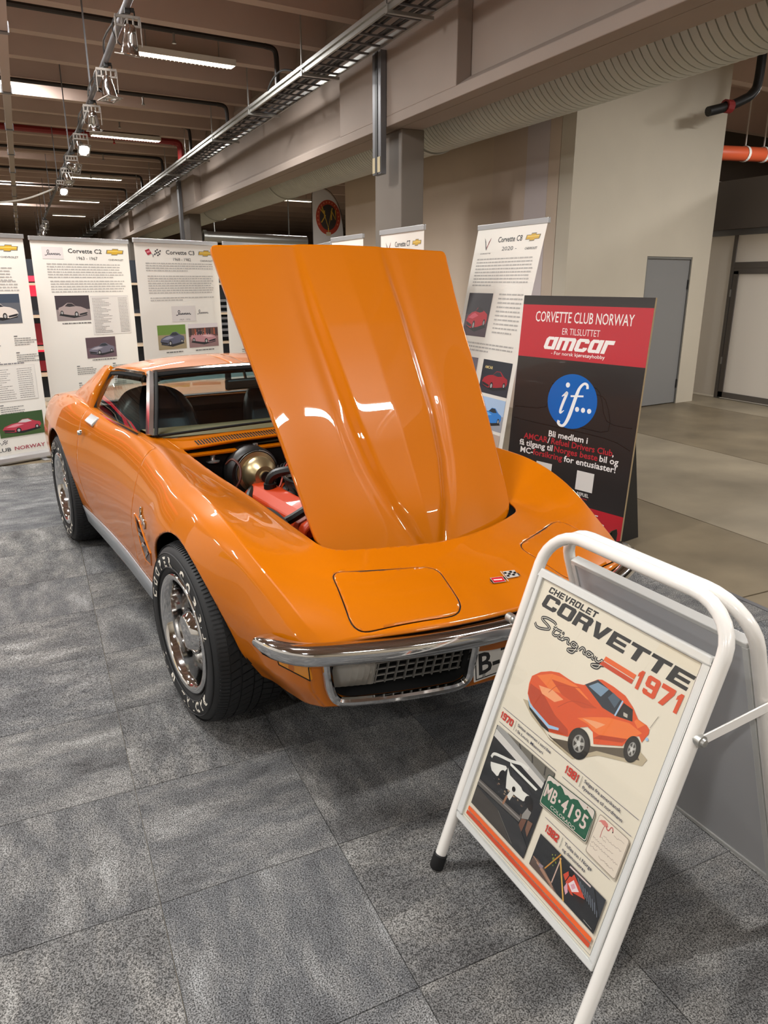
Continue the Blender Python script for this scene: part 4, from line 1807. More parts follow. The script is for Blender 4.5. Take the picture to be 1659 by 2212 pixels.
def roof_grid(n=80, m=60):
    us = np.linspace(-1.385, -2.12, n)
    V = np.zeros((n, m, 3))
    for i, u in enumerate(us):
        hw, ze, zc = (float(cubic(RS[:, 0], RS[:, k], u)) for k in (1, 2, 3))
        w = np.linspace(-1, 1, m)
        w = np.sign(w) * np.abs(w) ** .8
        V[i, :, 0] = u + .02 * (1 - w * w) * (1 if u > -1.5 else 0) * (u + 1.5) / .115
        V[i, :, 1] = w * hw
        V[i, :, 2] = ze + (zc - ze) * (1 - np.abs(w) ** 2.2) - .018 * np.clip((np.abs(w) - .9) / .1, 0, 1) ** 2
    ixx = np.arange(n * m).reshape(n, m)
    F = [tuple(q) for q in np.stack([ixx[:-1, :-1], ixx[1:, :-1], ixx[1:, 1:], ixx[:-1, 1:]], -1).reshape(-1, 4)]
    return V.reshape(-1, 3), F


Vr, Fr = roof_grid()
Vh = Vr.copy()
Vh[:, 2] -= .042
Vh[:, 1] *= .97
TT1 = round_poly([(-1.425, .045), (-1.425, .62), (-1.80, .66), (-1.80, .045)], .02)
TT2 = [(a, -b) for a, b in TT1][::-1]
f1, f2 = sd(Vr[:, :2], TT1), sd(Vr[:, :2], TT2)
panel('roof_hoop', [clip(Vr, Fr, np.minimum(-f1, -f2) - .002)], PAINT, thick=.03)
panel('headliner', [(Vh, Fr)], mat('headliner_black', '141416', .8))
panel('roof_panel', [clip(Vr, Fr, f1 - .002)], PAINT, thick=.03)
panel('roof_panel', [clip(Vr, Fr, f2 - .002)], PAINT, thick=.03)

for sg in (1, -1):
    # sail panel: from the roof edge down to the body, sweeping back
    tp = np.array([[-1.835, .592, 1.176], [-1.97, .597, 1.164], [-2.12, .600, 1.122], [-2.29, .602, 1.066], [-2.46, .606, 1.004], [-2.64, .616, .938]])
    bt = np.array([[-1.845, .735, .935], [-1.97, .730, .950], [-2.12, .722, .955], [-2.29, .712, .952], [-2.46, .695, .942], [-2.64, .660, .925]])
    V = []
    nu, nv = 26, 12
    for i in range(nu):
        q = i / (nu - 1)
        k = np.linspace(0, 1, 6)
        a = np.array([np.interp(q, k, tp[:, j]) if j == 0 else cubic(k, tp[:, j], q) for j in range(3)])
        b = np.array([np.interp(q, k, bt[:, j]) if j == 0 else cubic(k, bt[:, j], q) for j in range(3)])
        for j in range(nv):
            t = j / (nv - 1)
            p = a * (1 - t) + b * t
            p[1] += .022 * math.sin(PI * min(1, t * 1.05)) * (1 - .3 * q)
            V.append((p[0], p[1] * sg, p[2]))
    F = [(i * nv + j, (i + 1) * nv + j, (i + 1) * nv + j + 1, i * nv + j + 1) for i in range(nu - 1) for j in range(nv - 1)]
    o = panel('sail_panel', [(np.array(V), F)], PAINT, thick=.05)
    o.modifiers['shell'].offset = 0
    # flange of the pillar facing the door glass, with black seal
    fp = [(-1.828, -.600 * sg, 1.165), (-1.835, -.660 * sg, 1.06), (-1.842, -.727 * sg, .942)]
    MB().tube(smooth2(fp, 5), .012, 6).build('pillar_seal', GAPB, o, smooth=True)

# windscreen
WB = [(-.945, .650, .934), (-.905, .45, .948), (-.885, .2, .958), (-.88, 0, .962)]
WT = [(-1.395, .498, 1.186), (-1.385, .35, 1.194), (-1.372, .15, 1.199), (-1.368, 0, 1.200)]


def mirror_row(r):
    return r + [(u, -v, z) for u, v, z in r[::-1][1:]]


WBr, WTr = smooth2(mirror_row(WB), 6), smooth2(mirror_row(WT), 6)
n = len(WBr)
m = 14
V = []
for i in range(n):
    for j in range(m):
        t = j / (m - 1)
        p = np.array(WBr[i]) * (1 - t) + np.array(WTr[i]) * t
        p[2] += .018 * math.sin(PI * t)
        p[0] += .012 * math.sin(PI * t)
        V.append((p[0], -p[1], p[2]))
F = [(i * m + j, (i + 1) * m + j, (i + 1) * m + j + 1, i * m + j + 1) for i in range(n - 1) for j in range(m - 1)]
ws = MB().add(V, F).build('windscreen', GLASS, car, smooth=True, clean=False)
# green-blue sun band along the top of the glass
V2 = [(V[i * m + j][0] - .003, V[i * m + j][1], V[i * m + j][2] - .003) for i in range(n) for j in range(m - 4, m)]
MB().add(V2, [(i * 4 + j, (i + 1) * 4 + j, (i + 1) * 4 + j + 1, i * 4 + j + 1) for i in range(n - 1) for j in range(3)]).build('sun_band', glass_mat('sun_band_glass', (.30, .48, .56), .0), ws, smooth=True, clean=False)
# chrome mouldings: pillars, header
for sg in (1, -1):
    a = [(V[(0 if sg > 0 else n - 1) * m + j]) for j in range(m)]
    pb_ = MB()
    Vp = []
    for j, (x, y, z) in enumerate(a):
        for (dx, dy, dz) in ((.030, .0, .010), (.012, -.016 * sg, .016), (-.034, -.020 * sg, .006), (-.045, -.006 * sg, -.012), (.0, .006 * sg, -.006)):
            Vp.append((x + dx, y + dy, z + dz))
    Fp = [(j * 5 + k, j * 5 + (k + 1) % 5, (j + 1) * 5 + (k + 1) % 5, (j + 1) * 5 + k) for j in range(m - 1) for k in range(5)]
    Fp += [(0, 1, 2, 3, 4), tuple((m - 1) * 5 + k for k in (4, 3, 2, 1, 0))]
    pb_.add(Vp, Fp)
    pb_.build('windscreen_pillar', mat('pillar_chrome', 'e2e3e5', .16, 1.0), car, smooth=True, sharp=40)
    # black inner rubber beside the pillar
    MB().tube([(x + .034, y + .012 * sg, z + .006) for x, y, z in a], .009, 6).build('screen_seal', GAPB, car, smooth=True)
hd = [(u + .012, -v, z + .004) for u, v, z in WTr]
MB().tube(hd, .012, 8).build('header_moulding', CHROME, car, smooth=True)
MB().tube([(x + .016, y, z - .016) for x, y, z in hd], .012, 6).build('header_seal', GAPB, car, smooth=True)
MB().tube([(u + .006, -v, z + .001) for u, v, z in WBr], .007, 6).build('screen_base_seal', GAPB, car, smooth=True)

# door glass, drip rail, belt moulding
for sg in (1, -1):
    lo = [(-.985, .690, .945), (-1.2, .700, .946), (-1.5, .712, .946), (-1.825, .722, .952)]
    hi = [(-1.43, .525, 1.176), (-1.55, .560, 1.178), (-1.70, .588, 1.174), (-1.822, .600, 1.160)]
    V = []
    for j in range(9):
        t = j / 8
        for i in range(4):
            p = np.array(lo[i]) * (1 - t) + np.array(hi[i]) * t
            p[1] += .02 * math.sin(PI * t)
            V.append((p[0], -p[1] * sg, p[2]))
    MB().add(V, [(j * 4 + i, j * 4 + i + 1, (j + 1) * 4 + i + 1, (j + 1) * 4 + i) for j in range(8) for i in range(3)]).build('door_glass', GLASST, car, smooth=True, clean=False)
    MB().tube([(u, -(v + .008) * sg, z + .006) for u, v, z in smooth2(hi, 4)], .010, 6).build('drip_rail', CHROME, car, smooth=True)
    MB().tube([(u, -(v + .006) * sg, z) for u, v, z in smooth2(hi, 4)], .015, 6).build('roof_seal', GAPB, car, smooth=True).location = (0, 0, -.014)
    MB().tube([(u, -(v + .012) * sg, z - .004) for u, v, z in smooth2(lo, 4)], .006, 6).build('belt_moulding', CHROME, car, smooth=True)

# rear window between the sails
MB().add([(-2.05, -.56, .96), (-2.05, .56, .96), (-2.10, .55, 1.16), (-2.10, -.55, 1.16)], [(0, 1, 2, 3)]).build('rear_window', GLASS, car, clean=False)

# ---- cabin
cb = MB()
cb.box(-2.10, -.66, .26, -2.04, .66, .955)
cb.box(-2.05, -.70, .26, -.85, .70, .30)
cb.box(-1.98, .655, .3, -.95, .68, .92)
cb.box(-1.98, -.68, .3, -.95, -.655, .92)
cb.box(-2.0, -.14, .30, -1.05, .14, .62)
cb.build('cabin_trim', mat('cabin_black', '121214', .7), car)
ds = MB()
V = []
for u, z in ((-.90, .925), (-.96, .940), (-1.12, .935), (-1.20, .905), (-1.22, .80), (-1.05, .60)):
    for v in np.linspace(-.63, .63, 15):
        V.append((u - .10 * (v / .65) ** 2, -v, z - .012 * (v / .63) ** 2))
ds.add(V, [(i * 15 + k, i * 15 + k + 1, (i + 1) * 15 + k + 1, (i + 1) * 15 + k) for i in range(5) for k in range(14)])
ds.build('dashboard', TAN, car, smooth=True, sharp=60)


def seat(v):
    s = empty('seat')
    s.parent = car
    s.location = (0, -v, 0)
    bk = MB()
    for i in range(14):
        pass
    # backrest: rounded-top shell
    V = []
    outline = [(-.24, .40), (-.255, .62), (-.245, .82), (-.215, .95), (-.15, 1.030), (-.07, 1.058), (0, 1.064), (.07, 1.058), (.15, 1.030), (.215, .95), (.245, .82), (.255, .62), (.24, .40)]
    outline = smooth2(outline, 4)
    for (off, k) in ((0.0, .93), (.035, 1.0), (.09, 1.0), (.125, .90)):
        for y, z in outline:
            zz_ = .40 + (z - .40) * (k if k < 1 else 1)
            V.append((-1.62 - .30 * (zz_ - .40) + .06 - off, y * k, zz_))
    N = len(outline)
    F = [(r * N + i, r * N + i + 1, (r + 1) * N + i + 1, (r + 1) * N + i) for r in range(3) for i in range(N - 1)]
    F += [tuple(range(N)), tuple(range(3 * N, 4 * N))[::-1]]
    bk.add(V, F).build('seat_back', SEATB, s, smooth=True, sharp=50)
    MB().box(-1.60, -.24, .34, -1.12, .24, .46).build('seat_cushion', SEATB, s, bevel=.03)


seat(.40)
seat(-.40)
mr = empty('rear_mirror')
mr.parent = car
mr.location = (-1.31, .0, 1.105)
mr.rotation_euler = (0, 0, .06)
MB().box(-.02, -.125, -.030, .012, .125, .030).build('mirror_housing', mat('mirror_black', '171516', .3), mr, bevel=.012)
MB().box(-.0225, -.115, -.024, -.0205, .115, .024).build('mirror_glass', CHROME, mr)
MB().bar((0, 0, .02), (-.03, 0, .075), .012, .012).build('mirror_stem', CHROME, mr)
sw = empty('steering_wheel')
sw.parent = car
sw.location = (-1.24, .37, .84)
sw.rotation_euler = (0, math.radians(-65), 0)
MB().tube([(.18 * math.cos(a), .18 * math.sin(a), 0) for a in np.linspace(0, 2 * PI, 33)[:-1]], .013, 8, closed=True).build('wheel_rim', SEATB, sw, smooth=True)
for a in (0.3, PI - .3, -PI / 2):
    MB().bar((0, 0, 0), (.175 * math.cos(a), .175 * math.sin(a), 0), .03, .006).build('wheel_spoke', STEEL, sw)
MB().lathe([(0, .02), (.04, .015), (.045, -.03), (.02, -.25), (0, -.25)], 16).build('wheel_hub', SEATB, sw, smooth=True)

# ---- engine
eng = empty('engine')
eng.parent = car
MB().box(-.66, -.20, .34, .06, .20, .62).build('engine_block', ENGO, eng, bevel=.02)
for sg in (1, -1):
    vc = MB()
    V = []
    for u in (-.62, -.60, .02, .04):
        e = .02 if u in (-.62, .04) else 0
        for (v, z) in ((.17, .655), (.185, .712), (.215, .735), (.285, .722), (.325, .690), (.335, .635)):
            V.append((u, -(v) * sg, z - e * (1 if z > .66 else 0)))
    vc.add(V, [(i * 6 + k, i * 6 + k + 1, (i + 1) * 6 + k + 1, (i + 1) * 6 + k) for i in range(3) for k in range(5)] + [(0, 1, 2, 3, 4, 5), (23, 22, 21, 20, 19, 18)])
    vo = vc.build('valve_cover', ENGO, eng, bevel=.008)
    MB().box(-.64, (.335 if sg < 0 else -.355), .622, .06, (.355 if sg < 0 else -.335), .640).build('cover_flange', ENGO, vo)
    MB().tube(smooth2([(-.47, -.25 * sg, .725), (-.47, -.25 * sg, .765), (-.45, -.22 * sg, .80), (-.40, -.13 * sg, .815), (-.38, -.08 * sg, .80)], 5), [.022] * 21, 8).build('breather_hose', EBLACK, eng, smooth=True)
    MB().lathe([(.03, -.012), (.03, .012), (0, .014)], 14, 'Z', (-.47, -.25 * sg, .738)).build('breather_grommet', EBLACK, eng)
    MB().tube(smooth2([(-.0, -.30 * sg, .75), (-.05, -.36 * sg, .70), (-.15, -.42 * sg, .64), (-.3, -.45 * sg, .60)], 5), .02, 8).build('heater_hose', EBLACK, eng, smooth=True)
MB().box(-.64, -.14, .62, .02, .14, .70).build('intake_manifold', ENGO, eng, bevel=.02)
ac = MB().lathe([(0, .785), (.03, .80), (.05, .785), (.15, .782), (.185, .775), (.19, .768), (.178, .765), (.178, .715), (.19, .712), (.185, .70), (.06, .70)], 40, 'Z', (-.42, 0, .0))
ac.build('air_cleaner', EBLACK, eng, smooth=True, sharp=40)
MB().lathe([(0, .792), (.025, .805), (.03, .79), (.10, .787), (.178, .78), (.182, .776)], 40, 'Z', (-.42, 0, .001)).build('cleaner_lid', CHROME, eng, smooth=True, sharp=40)
MB().lathe([(.06, .60), (.06, .72), (.05, .76), (.035, .77), (0, .77)], 20, 'Z', (-.70, .06, .0)).build('distributor_cover', CHROME, eng, smooth=True)
for i in range(5):
    MB().tube(smooth2([(-.70, .03 - .02 * i, .74), (-.66, -.04 - .02 * i, .80 - .01 * i), (-.58, -.12 - .01 * i, .78), (-.50 + .1 * i, -.20, .70), (-.5 + .12 * i, -.34, .62)], 4), .0055, 6).build('plug_lead', EBLACK if i else mat('lead_red', 'a8371b', .5), eng, smooth=True)
# heater box with gold blower motor on the bulkhead, right side
hb = empty('blower')
hb.parent = car
MB().lathe([(.0, -.03), (.128, -.03), (.135, .0), (.135, .075), (.12, .095), (.0, .095)], 32, 'X', (-.775, -.235, .745)).build('blower_housing', EBLACK, hb, smooth=True, sharp=40)
MB().lathe([(.103, .0), (.103, .012), (.085, .016), (.085, .04), (.078, .075), (.050, .105), (.030, .108), (.028, .120), (0, .122)], 32, 'X', (-.69, -.225, .755)).build('blower_motor', GOLD, hb, smooth=True, sharp=35)
MB().lathe([(.026, .0), (.026, .006), (0, .007)], 16, 'X', (-.570, -.225, .755)).build('motor_cap', EBLACK, hb)
MB().lathe([(.108, -.006), (.112, .0), (.108, .008)], 32, 'X', (-.686, -.225, .755)).build('motor_band', STEEL, hb, smooth=True)
for (u, v, z) in ((-.765, .415, .835), (-.768, .19, .862)):
    st_ = MB().lathe([(.034, 0), (.034, .006), (.014, .010), (.010, .022), (.013, .026), (.013, .038), (0, .04)], 14, 'Z', (u, -v, z - .02))
    st_.build('bay_stud', STEEL, car, smooth=True, sharp=40)
MB().tube(smooth2([(-.74, -.36, .80), (-.70, -.34, .83), (-.66, -.32, .80), (-.64, -.33, .74), (-.66, -.36, .68)], 5), .006, 6).build('wiring', mat('lead_brown', '5d3328', .5), car, smooth=True)
MB().tube(smooth2([(-.70, -.18, .66), (-.60, -.28, .70), (-.48, -.36, .66), (-.36, -.40, .58)], 5), .02, 8).build('heater_hose', EBLACK, car, smooth=True)
ms = MB()
for i in range(7):
    u = -.70 + .05 * i
    ms.box(u, -.46 + .012 * (i % 3), .66 + .02 * (i % 2), u + .035, -.40, .73 - .012 * (i % 3))
ms.build('relay_block', EBLACK, car, bevel=.006)
MB().tube(smooth2([(-.72, -.05, .80), (-.66, .02, .835), (-.6, .0, .84), (-.56, -.06, .82)], 5), .014, 8).build('chrome_pipe', CHROME, car, smooth=True)
MB().tube(smooth2([(-.74, .2, .8), (-.6, .3, .84), (-.4, .38, .8), (-.1, .42, .72)], 5), .016, 8).build('brake_hose', EBLACK, car, smooth=True)
MB().lathe([(0, 0), (.13, 0), (.135, .05), (.10, .11), (.05, .13), (0, .13)], 28, 'X', (-.77, .35, .70)).build('brake_servo', mat('servo_black', '19191a', .35), car, smooth=True)

# ================================================================== SIGNS AND BANNERS
GLOSSP = mat('sign_acrylic_frame', 'd9dad8', 0.18, .1, coat=.5)
GREYBACK = mat('sign_back_grey', 'c3c4c7', 0.3)
PAPER = mat('banner_paper', 'e4e0d8', 0.55)
CARD = mat('cardboard_edge', 'a08b6a', 0.8)


def frame(origin, x, up):
    x, up = Vector(x).normalized(), Vector(up).normalized()
    n = x.cross(up)
    m = Matrix.Identity(4)
    for i in range(3):
        m[i][0], m[i][1], m[i][2], m[i][3] = x[i], up[i], n[i], origin[i]
    return m


def car_pic(pr, x0, y0, x1, y1, sky, ground, body, dark='1c1c20', flip=False, horizon=.55, window='2a3038', light=None):
    """A small printed photograph of a car seen three-quarter on."""
    W, H = x1 - x0, y1 - y0
    pr.rect(x0, y0, x1, y1, ground)
    pr.rect(x0, y0 + H * horizon, x1, y1, sky)

    def T(pts):
        return [(x0 + ((1 - a) if flip else a) * W, y0 + b * H) for a, b in pts]
    pr.poly(T([(.10, .20), (.5, .10), (.93, .22), (.88, .30), (.5, .24), (.12, .30)]), dark)
    pr.poly(T([(.07, .34), (.12, .46), (.27, .55), (.42, .58), (.52, .70), (.66, .71), (.80, .58), (.92, .52), (.94, .40), (.90, .30), (.60, .22), (.30, .18), (.12, .24)]), body)
    pr.poly(T([(.42, .575), (.53, .685), (.65, .69), (.74, .58), (.60, .55)]), window)
    if light:
        pr.poly(T([(.14, .42), (.30, .51), (.40, .54), (.56, .48), (.34, .40)]), light)
    pr.poly(T([(.08, .33), (.12, .25), (.32, .20), (.34, .26), (.14, .32)]), dark)
    for cx, cy, r in ((.42, .25, .072), (.84, .32, .058)):
        c = T([(cx, cy)])[0]
        pr.circle(c[0], c[1], r * W * .8, '101012', 18, r * H * 1.55)
        pr.circle(c[0], c[1], r * W * .45, 'a9a9a9', 14, r * H * .9)


def bowtie(pr, cx, cy, s, gold='c9a02c'):
    B = [(-.9, .3), (-.3, .3), (-.24, .5), (.44, .5), (.38, .3), (1, .3), (.9, -.3), (.3, -.3), (.24, -.5), (-.44, -.5), (-.38, -.3), (-1, -.3)]
    pr.poly([(cx + a * s * 1.06, cy + b * s * .66) for a, b in B], '6e6a60')
    pr.poly([(cx + a * s * .96, cy + b * s * .52) for a, b in B], gold)
    pr.poly([(cx - .8 * s, cy + .1 * s), (cx + .85 * s, cy + .1 * s), (cx + .88 * s, cy + .02 * s), (cx - .83 * s, cy + .02 * s)], 'e2c667')


def flags(pr, cx, cy, s, mono=False):
    red = '3a3a40' if mono else 'a52438'
    pr.poly([(cx - 1.0 * s, cy + .35 * s), (cx - .45 * s, cy + .55 * s), (cx - .12 * s, cy + .05 * s), (cx - .66 * s, cy - .18 * s)], red)
    pr.poly([(cx - .82 * s, cy + .22 * s), (cx - .4 * s, cy + .36 * s), (cx - .30 * s, cy + .2 * s), (cx - .7 * s, cy + .06 * s)], 'd98a94' if not mono else '77777c')
    for i in range(4):
        for j in range(4):
            if (i + j) % 2 == 0:
                x = cx + (.18 + i * .19 + j * .05) * s
                y = cy + (-.12 + j * .17 - .06 * i + .04 * (i % 2)) * s
                pr.poly([(x, y), (x + .18 * s, y + .02 * s), (x + .22 * s, y + .18 * s), (x + .04 * s, y + .16 * s)], '20202a')
    pr.stroke([(cx - .12 * s, cy + .0 * s), (cx + .1 * s, cy - .35 * s)], .05 * s, '55555a')
    pr.stroke([(cx + .14 * s, cy - .05 * s), (cx - .06 * s, cy - .35 * s)], .05 * s, '55555a')


def vee(pr, cx, cy, s, red=True):
    for k in (-1, 1):
        for j, c in ((0, '54545a'), (1, '8a2a35' if (red and k > 0) else '54545a')):
            pr.poly([(cx + k * (.08 + j * .02) * s, cy - (.9 - j * .2) * s), (cx + k * (.62 + j * .28) * s, cy + (.5 + j * .35) * s), (cx + k * (.42 + j * .2) * s, cy + (.35 + j * .2) * s), (cx + k * .02 * s, cy - (.6 - j * .1) * s)], c)


def cursive(pr, x, y, w, h, color, thick):
    pts = [(0, .1), (.06, .0), (.16, .2), (.22, .7), (.16, 1.0), (.1, .8), (.16, .4), (.26, .1), (.3, .4), (.36, .1), (.42, .42), (.46, .12), (.54, .4), (.58, .1), (.64, .42), (.7, .1), (.76, .42), (.8, .12), (.88, .4), (.93, .1), (1.0, .2)]
    pr.stroke([(x + a * w + b * h * .25, y + b * h) for a, b in pts], thick, color, 4)


_c = .13
BLOCK = {
    'C': [[(_c, 0), (1 - _c, 0), (1, _c), (1, .36), (.70, .36), (.70, .23), (.30, .23), (.30, .77), (.70, .77), (.70, .64), (1, .64), (1, 1 - _c), (1 - _c, 1), (_c, 1), (0, 1 - _c), (0, _c)]],
    'O': [[(.5, 0), (.5, .23), (.30, .23), (.30, .77), (.5, .77), (.5, 1), (_c, 1), (0, 1 - _c), (0, _c), (_c, 0)], [(.5, 0), (1 - _c, 0), (1, _c), (1, 1 - _c), (1 - _c, 1), (.5, 1), (.5, .77), (.70, .77), (.70, .23), (.5, .23)]],
    'R': [[(0, 0), (.29, 0), (.29, 1), (0, 1)], [(.29, .78), (.29, 1), (.88, 1), (1, .88), (1, .52), (.93, .44), (1, 0), (.69, 0), (.62, .36), (.29, .36), (.29, .57), (.68, .57), (.71, .6), (.71, .75), (.68, .78)]],
    'V': [[(0, 1), (.31, 1), (.5, .34), (.69, 1), (1, 1), (.67, 0), (.33, 0)]],
    'E': [[(0, 0), (1, 0), (1, .23), (.30, .23), (.30, .39), (.92, .39), (.92, .61), (.30, .61), (.30, .77), (1, .77), (1, 1), (0, 1)]],
    'T': [[(.35, 0), (.65, 0), (.65, .76), (1, .76), (1, 1), (0, 1), (0, .76), (.35, .76)]],
    'H': [[(0, 0), (.29, 0), (.29, .39), (.71, .39), (.71, 0), (1, 0), (1, 1), (.71, 1), (.71, .61), (.29, .61), (.29, 1), (0, 1)]],
    'L': [[(0, 0), (1, 0), (1, .23), (.30, .23), (.30, 1), (0, 1)]],
    '1': [[(.32, 0), (.72, 0), (.72, 1), (.40, 1), (.12, .80), (.12, .60), (.32, .68)]],
    '9': [[(.5, .40), (.5, .60), (.33, .60), (.33, .80), (.5, .80), (.5, 1), (_c, 1), (0, .9), (0, .5), (_c, .40)], [(.5, 1), (.5, .80), (.67, .80), (.67, .60), (.5, .60), (.5, .40), (.67, .40), (.67, .20), (.33, .20), (.33, .27), (0, .27), (0, .1), (_c, 0), (1 - _c, 0), (1, .1), (1, .9), (1 - _c, 1)]],
    '7': [[(0, 1), (1, 1), (1, .76), (.56, 0), (.18, 0), (.62, .76), (0, .76)]],
    '8': [[(.5, 0), (.5, .20), (.33, .20), (.33, .40), (.5, .40), (.5, .60), (.33, .60), (.33, .80), (.5, .80), (.5, 1), (_c, 1), (0, .9), (0, .57), (.08, .5), (0, .43), (0, .1), (_c, 0)], [(.5, 0), (1 - _c, 0), (1, .1), (1, .43), (.92, .5), (1, .57), (1, .9), (1 - _c, 1), (.5, 1), (.5, .80), (.67, .80), (.67, .60), (.5, .60), (.5, .40), (.67, .40), (.67, .20), (.5, .20)]],
    '2': [[(0, 0), (1, 0), (1, .23), (.42, .23), (.90, .40), (1, .52), (1, .9), (1 - _c, 1), (_c, 1), (0, .9), (0, .66), (.32, .66), (.32, .78), (.68, .78), (.68, .58), (.1, .36), (0, .26)]],
    'a': [[(.5, 0), (.5, .24), (.33, .24), (.33, .76), (.5, .76), (.5, 1), (.14, 1), (0, .82), (0, .18), (.14, 0)], [(.5, 0), (.62, 0), (.64, .08), (.66, 0), (1, 0), (1, 1), (.66, 1), (.64, .92), (.6, 1), (.5, 1), (.5, .76), (.66, .76), (.66, .24), (.5, .24)]],
    'm': [[(0, 0), (.23, 0), (.23, .74), (.385, .74), (.385, 0), (.615, 0), (.615, .74), (.77, .74), (.77, 0), (1, 0), (1, .84), (.9, 1), (0, 1)]],
    'c': [[(.14, 0), (.84, 0), (1, .16), (1, .34), (.66, .34), (.66, .24), (.34, .24), (.34, .76), (.66, .76), (.66, .66), (1, .66), (1, .84), (.84, 1), (.14, 1), (0, .84), (0, .16)]],
    'r': [[(0, 0), (.42, 0), (.42, .70), (1, .70), (1, 1), (0, 1)]],
}
BLOCK['0'] = BLOCK['O']


def block_text(poly, s, x0, y0, x1, y1, color, shear=0.0, gap=.10, widths=None):
    ws = [(widths or {}).get(c, 1.0) for c in s]
    k = (x1 - x0 - shear * (y1 - y0)) / (sum(ws) + gap * (len(s) - 1))
    x = x0
    for c, w in zip(s, ws):
        for P in BLOCK[c]:
            poly([(x + a * w * k + shear * b * (y1 - y0), y0 + b * (y1 - y0)) for a, b in P], color)
        x += (w + gap) * k


BANG = 'roll-up banners standing around the car'


def banner(label, left, xdir, w, top, content, lean=0.0, bow=0.0):
    def ln(b):
        return -lean * max(0, b - .05) / (top - .05)

    x = Vector((xdir[0], xdir[1], 0)).normalized()
    n = x.cross(Vector((0, 0, 1)))
    t = empty('rollup_banner', matrix=frame((left[0], left[1], 0.0), x, (0, 0, 1)))
    tag(t, label, 'banner', BANG)
    # local axes: x along, y up, z towards the viewer
    cs = MB()
    prof = [(-.045, .012), (.045, .012), (.058, .03), (.05, .07), (.02, .088), (-.02, .088), (-.05, .07), (-.058, .03)]
    V = [(xx, b, a) for xx in (0.0, w) for a, b in prof]
    cs.add(V, [(i, (i + 1) % 8, 8 + (i + 1) % 8, 8 + i) for i in range(8)] + [tuple(range(8)), tuple(range(15, 7, -1))])
    cs.build('cassette', ALU, t, bevel=.003)
    for xx in (w * .12, w * .88):
        MB().box(xx - .028, .0, -.12, xx + .028, .012, .12).build('foot', ALU, t, bevel=.004)
    for xx in (.004, w - .016):
        MB().box(xx, .014, -.05, xx + .012, .086, .052).build('end_cap', DSTEEL, t, bevel=.004)
    MB().tube([(w / 2, .05, -.03), (w / 2, top - .02, -.03 + ln(top - .02))], .010, 10).build('support_pole', STEEL, t, smooth=True)
    m = 17
    Y0, Y1 = .085, top - .018
    V = []
    nx = 13

    def dz(a, b):
        return ln(b) + bow * (math.sin(PI * (b - Y0) / (Y1 - Y0)) * (.5 + .5 * a / w))
    for j in range(m):
        for i in range(nx):
            a, b = .012 + (w - .024) * i / (nx - 1), Y0 + (Y1 - Y0) * j / (m - 1)
            V.append((a, b, dz(a, b)))
    MB().add(V, [(j * nx + i, j * nx + i + 1, (j + 1) * nx + i + 1, (j + 1) * nx + i) for j in range(m - 1) for i in range(nx - 1)]).build('sheet', PAPER, t, smooth=True, clean=False)
    tr = MB().box(.004, top - .04, -.012 + ln(top), w - .004, top, .012 + ln(top))
    tr.build('top_rail', ALU, t, bevel=.004)
    pr = Print(base=.0012)
    content(pr, w, Y1)
    if bow or lean:
        pr.V = [(a, b, c + dz(a, b)) for a, b, c in pr.V]
    pr.build('banner_print', PRINT, t)['kind'] = 'stuff'
    return t


def header(pr, w, Y, title, years, logo):
    s = w
    ty = Y - .125
    pr.text(title, .36 * s, ty, .70 * s, .042, '2b2f33', .012)
    pr.text(years, .44 * s, ty - .062, .65 * s, .03, '4a4d50')
    bowtie(pr, .84 * s, ty + .02, .09 * s)
    pr.text('CHEVROLET', .765 * s, ty - .065, .925 * s, .017, '4c4f52', .008)
    if logo == 'script':
        pr.rect(.11 * s, ty - .06, .31 * s, ty + .05, 'd6cfcd')
        cursive(pr, .135 * s, ty - .028, .15 * s, .05, '3d3d44', .006)
    elif logo == 'flags':
        flags(pr, .21 * s, ty, .085 * s)
    elif logo == 'vee':
        vee(pr, .2 * s, ty - .005, .055)
        pr.text('CORVETTE', .12 * s, ty - .082, .28 * s, .010, '606066')


def data_block(pr, x, y, rng):
    pr.rect(x, y, x + .032, y + .008, '55565a')
    for k in range(4):
        pr.lines(x, y - .014 - k * .019, x + rng.uniform(.13, .22), 1, .013, '7d7c7a', .55, rng, 1.0)


def club_foot(pr, w):
    flags(pr, .52 * w, .205, .055 * w, True)
    pr.text('CORVETTE CLUB', .07 * w, .125, .60 * w, .036, '33363c', .012)
    pr.text('NORWAY', .635 * w, .125, .93 * w, .036, 'a03246', .012)


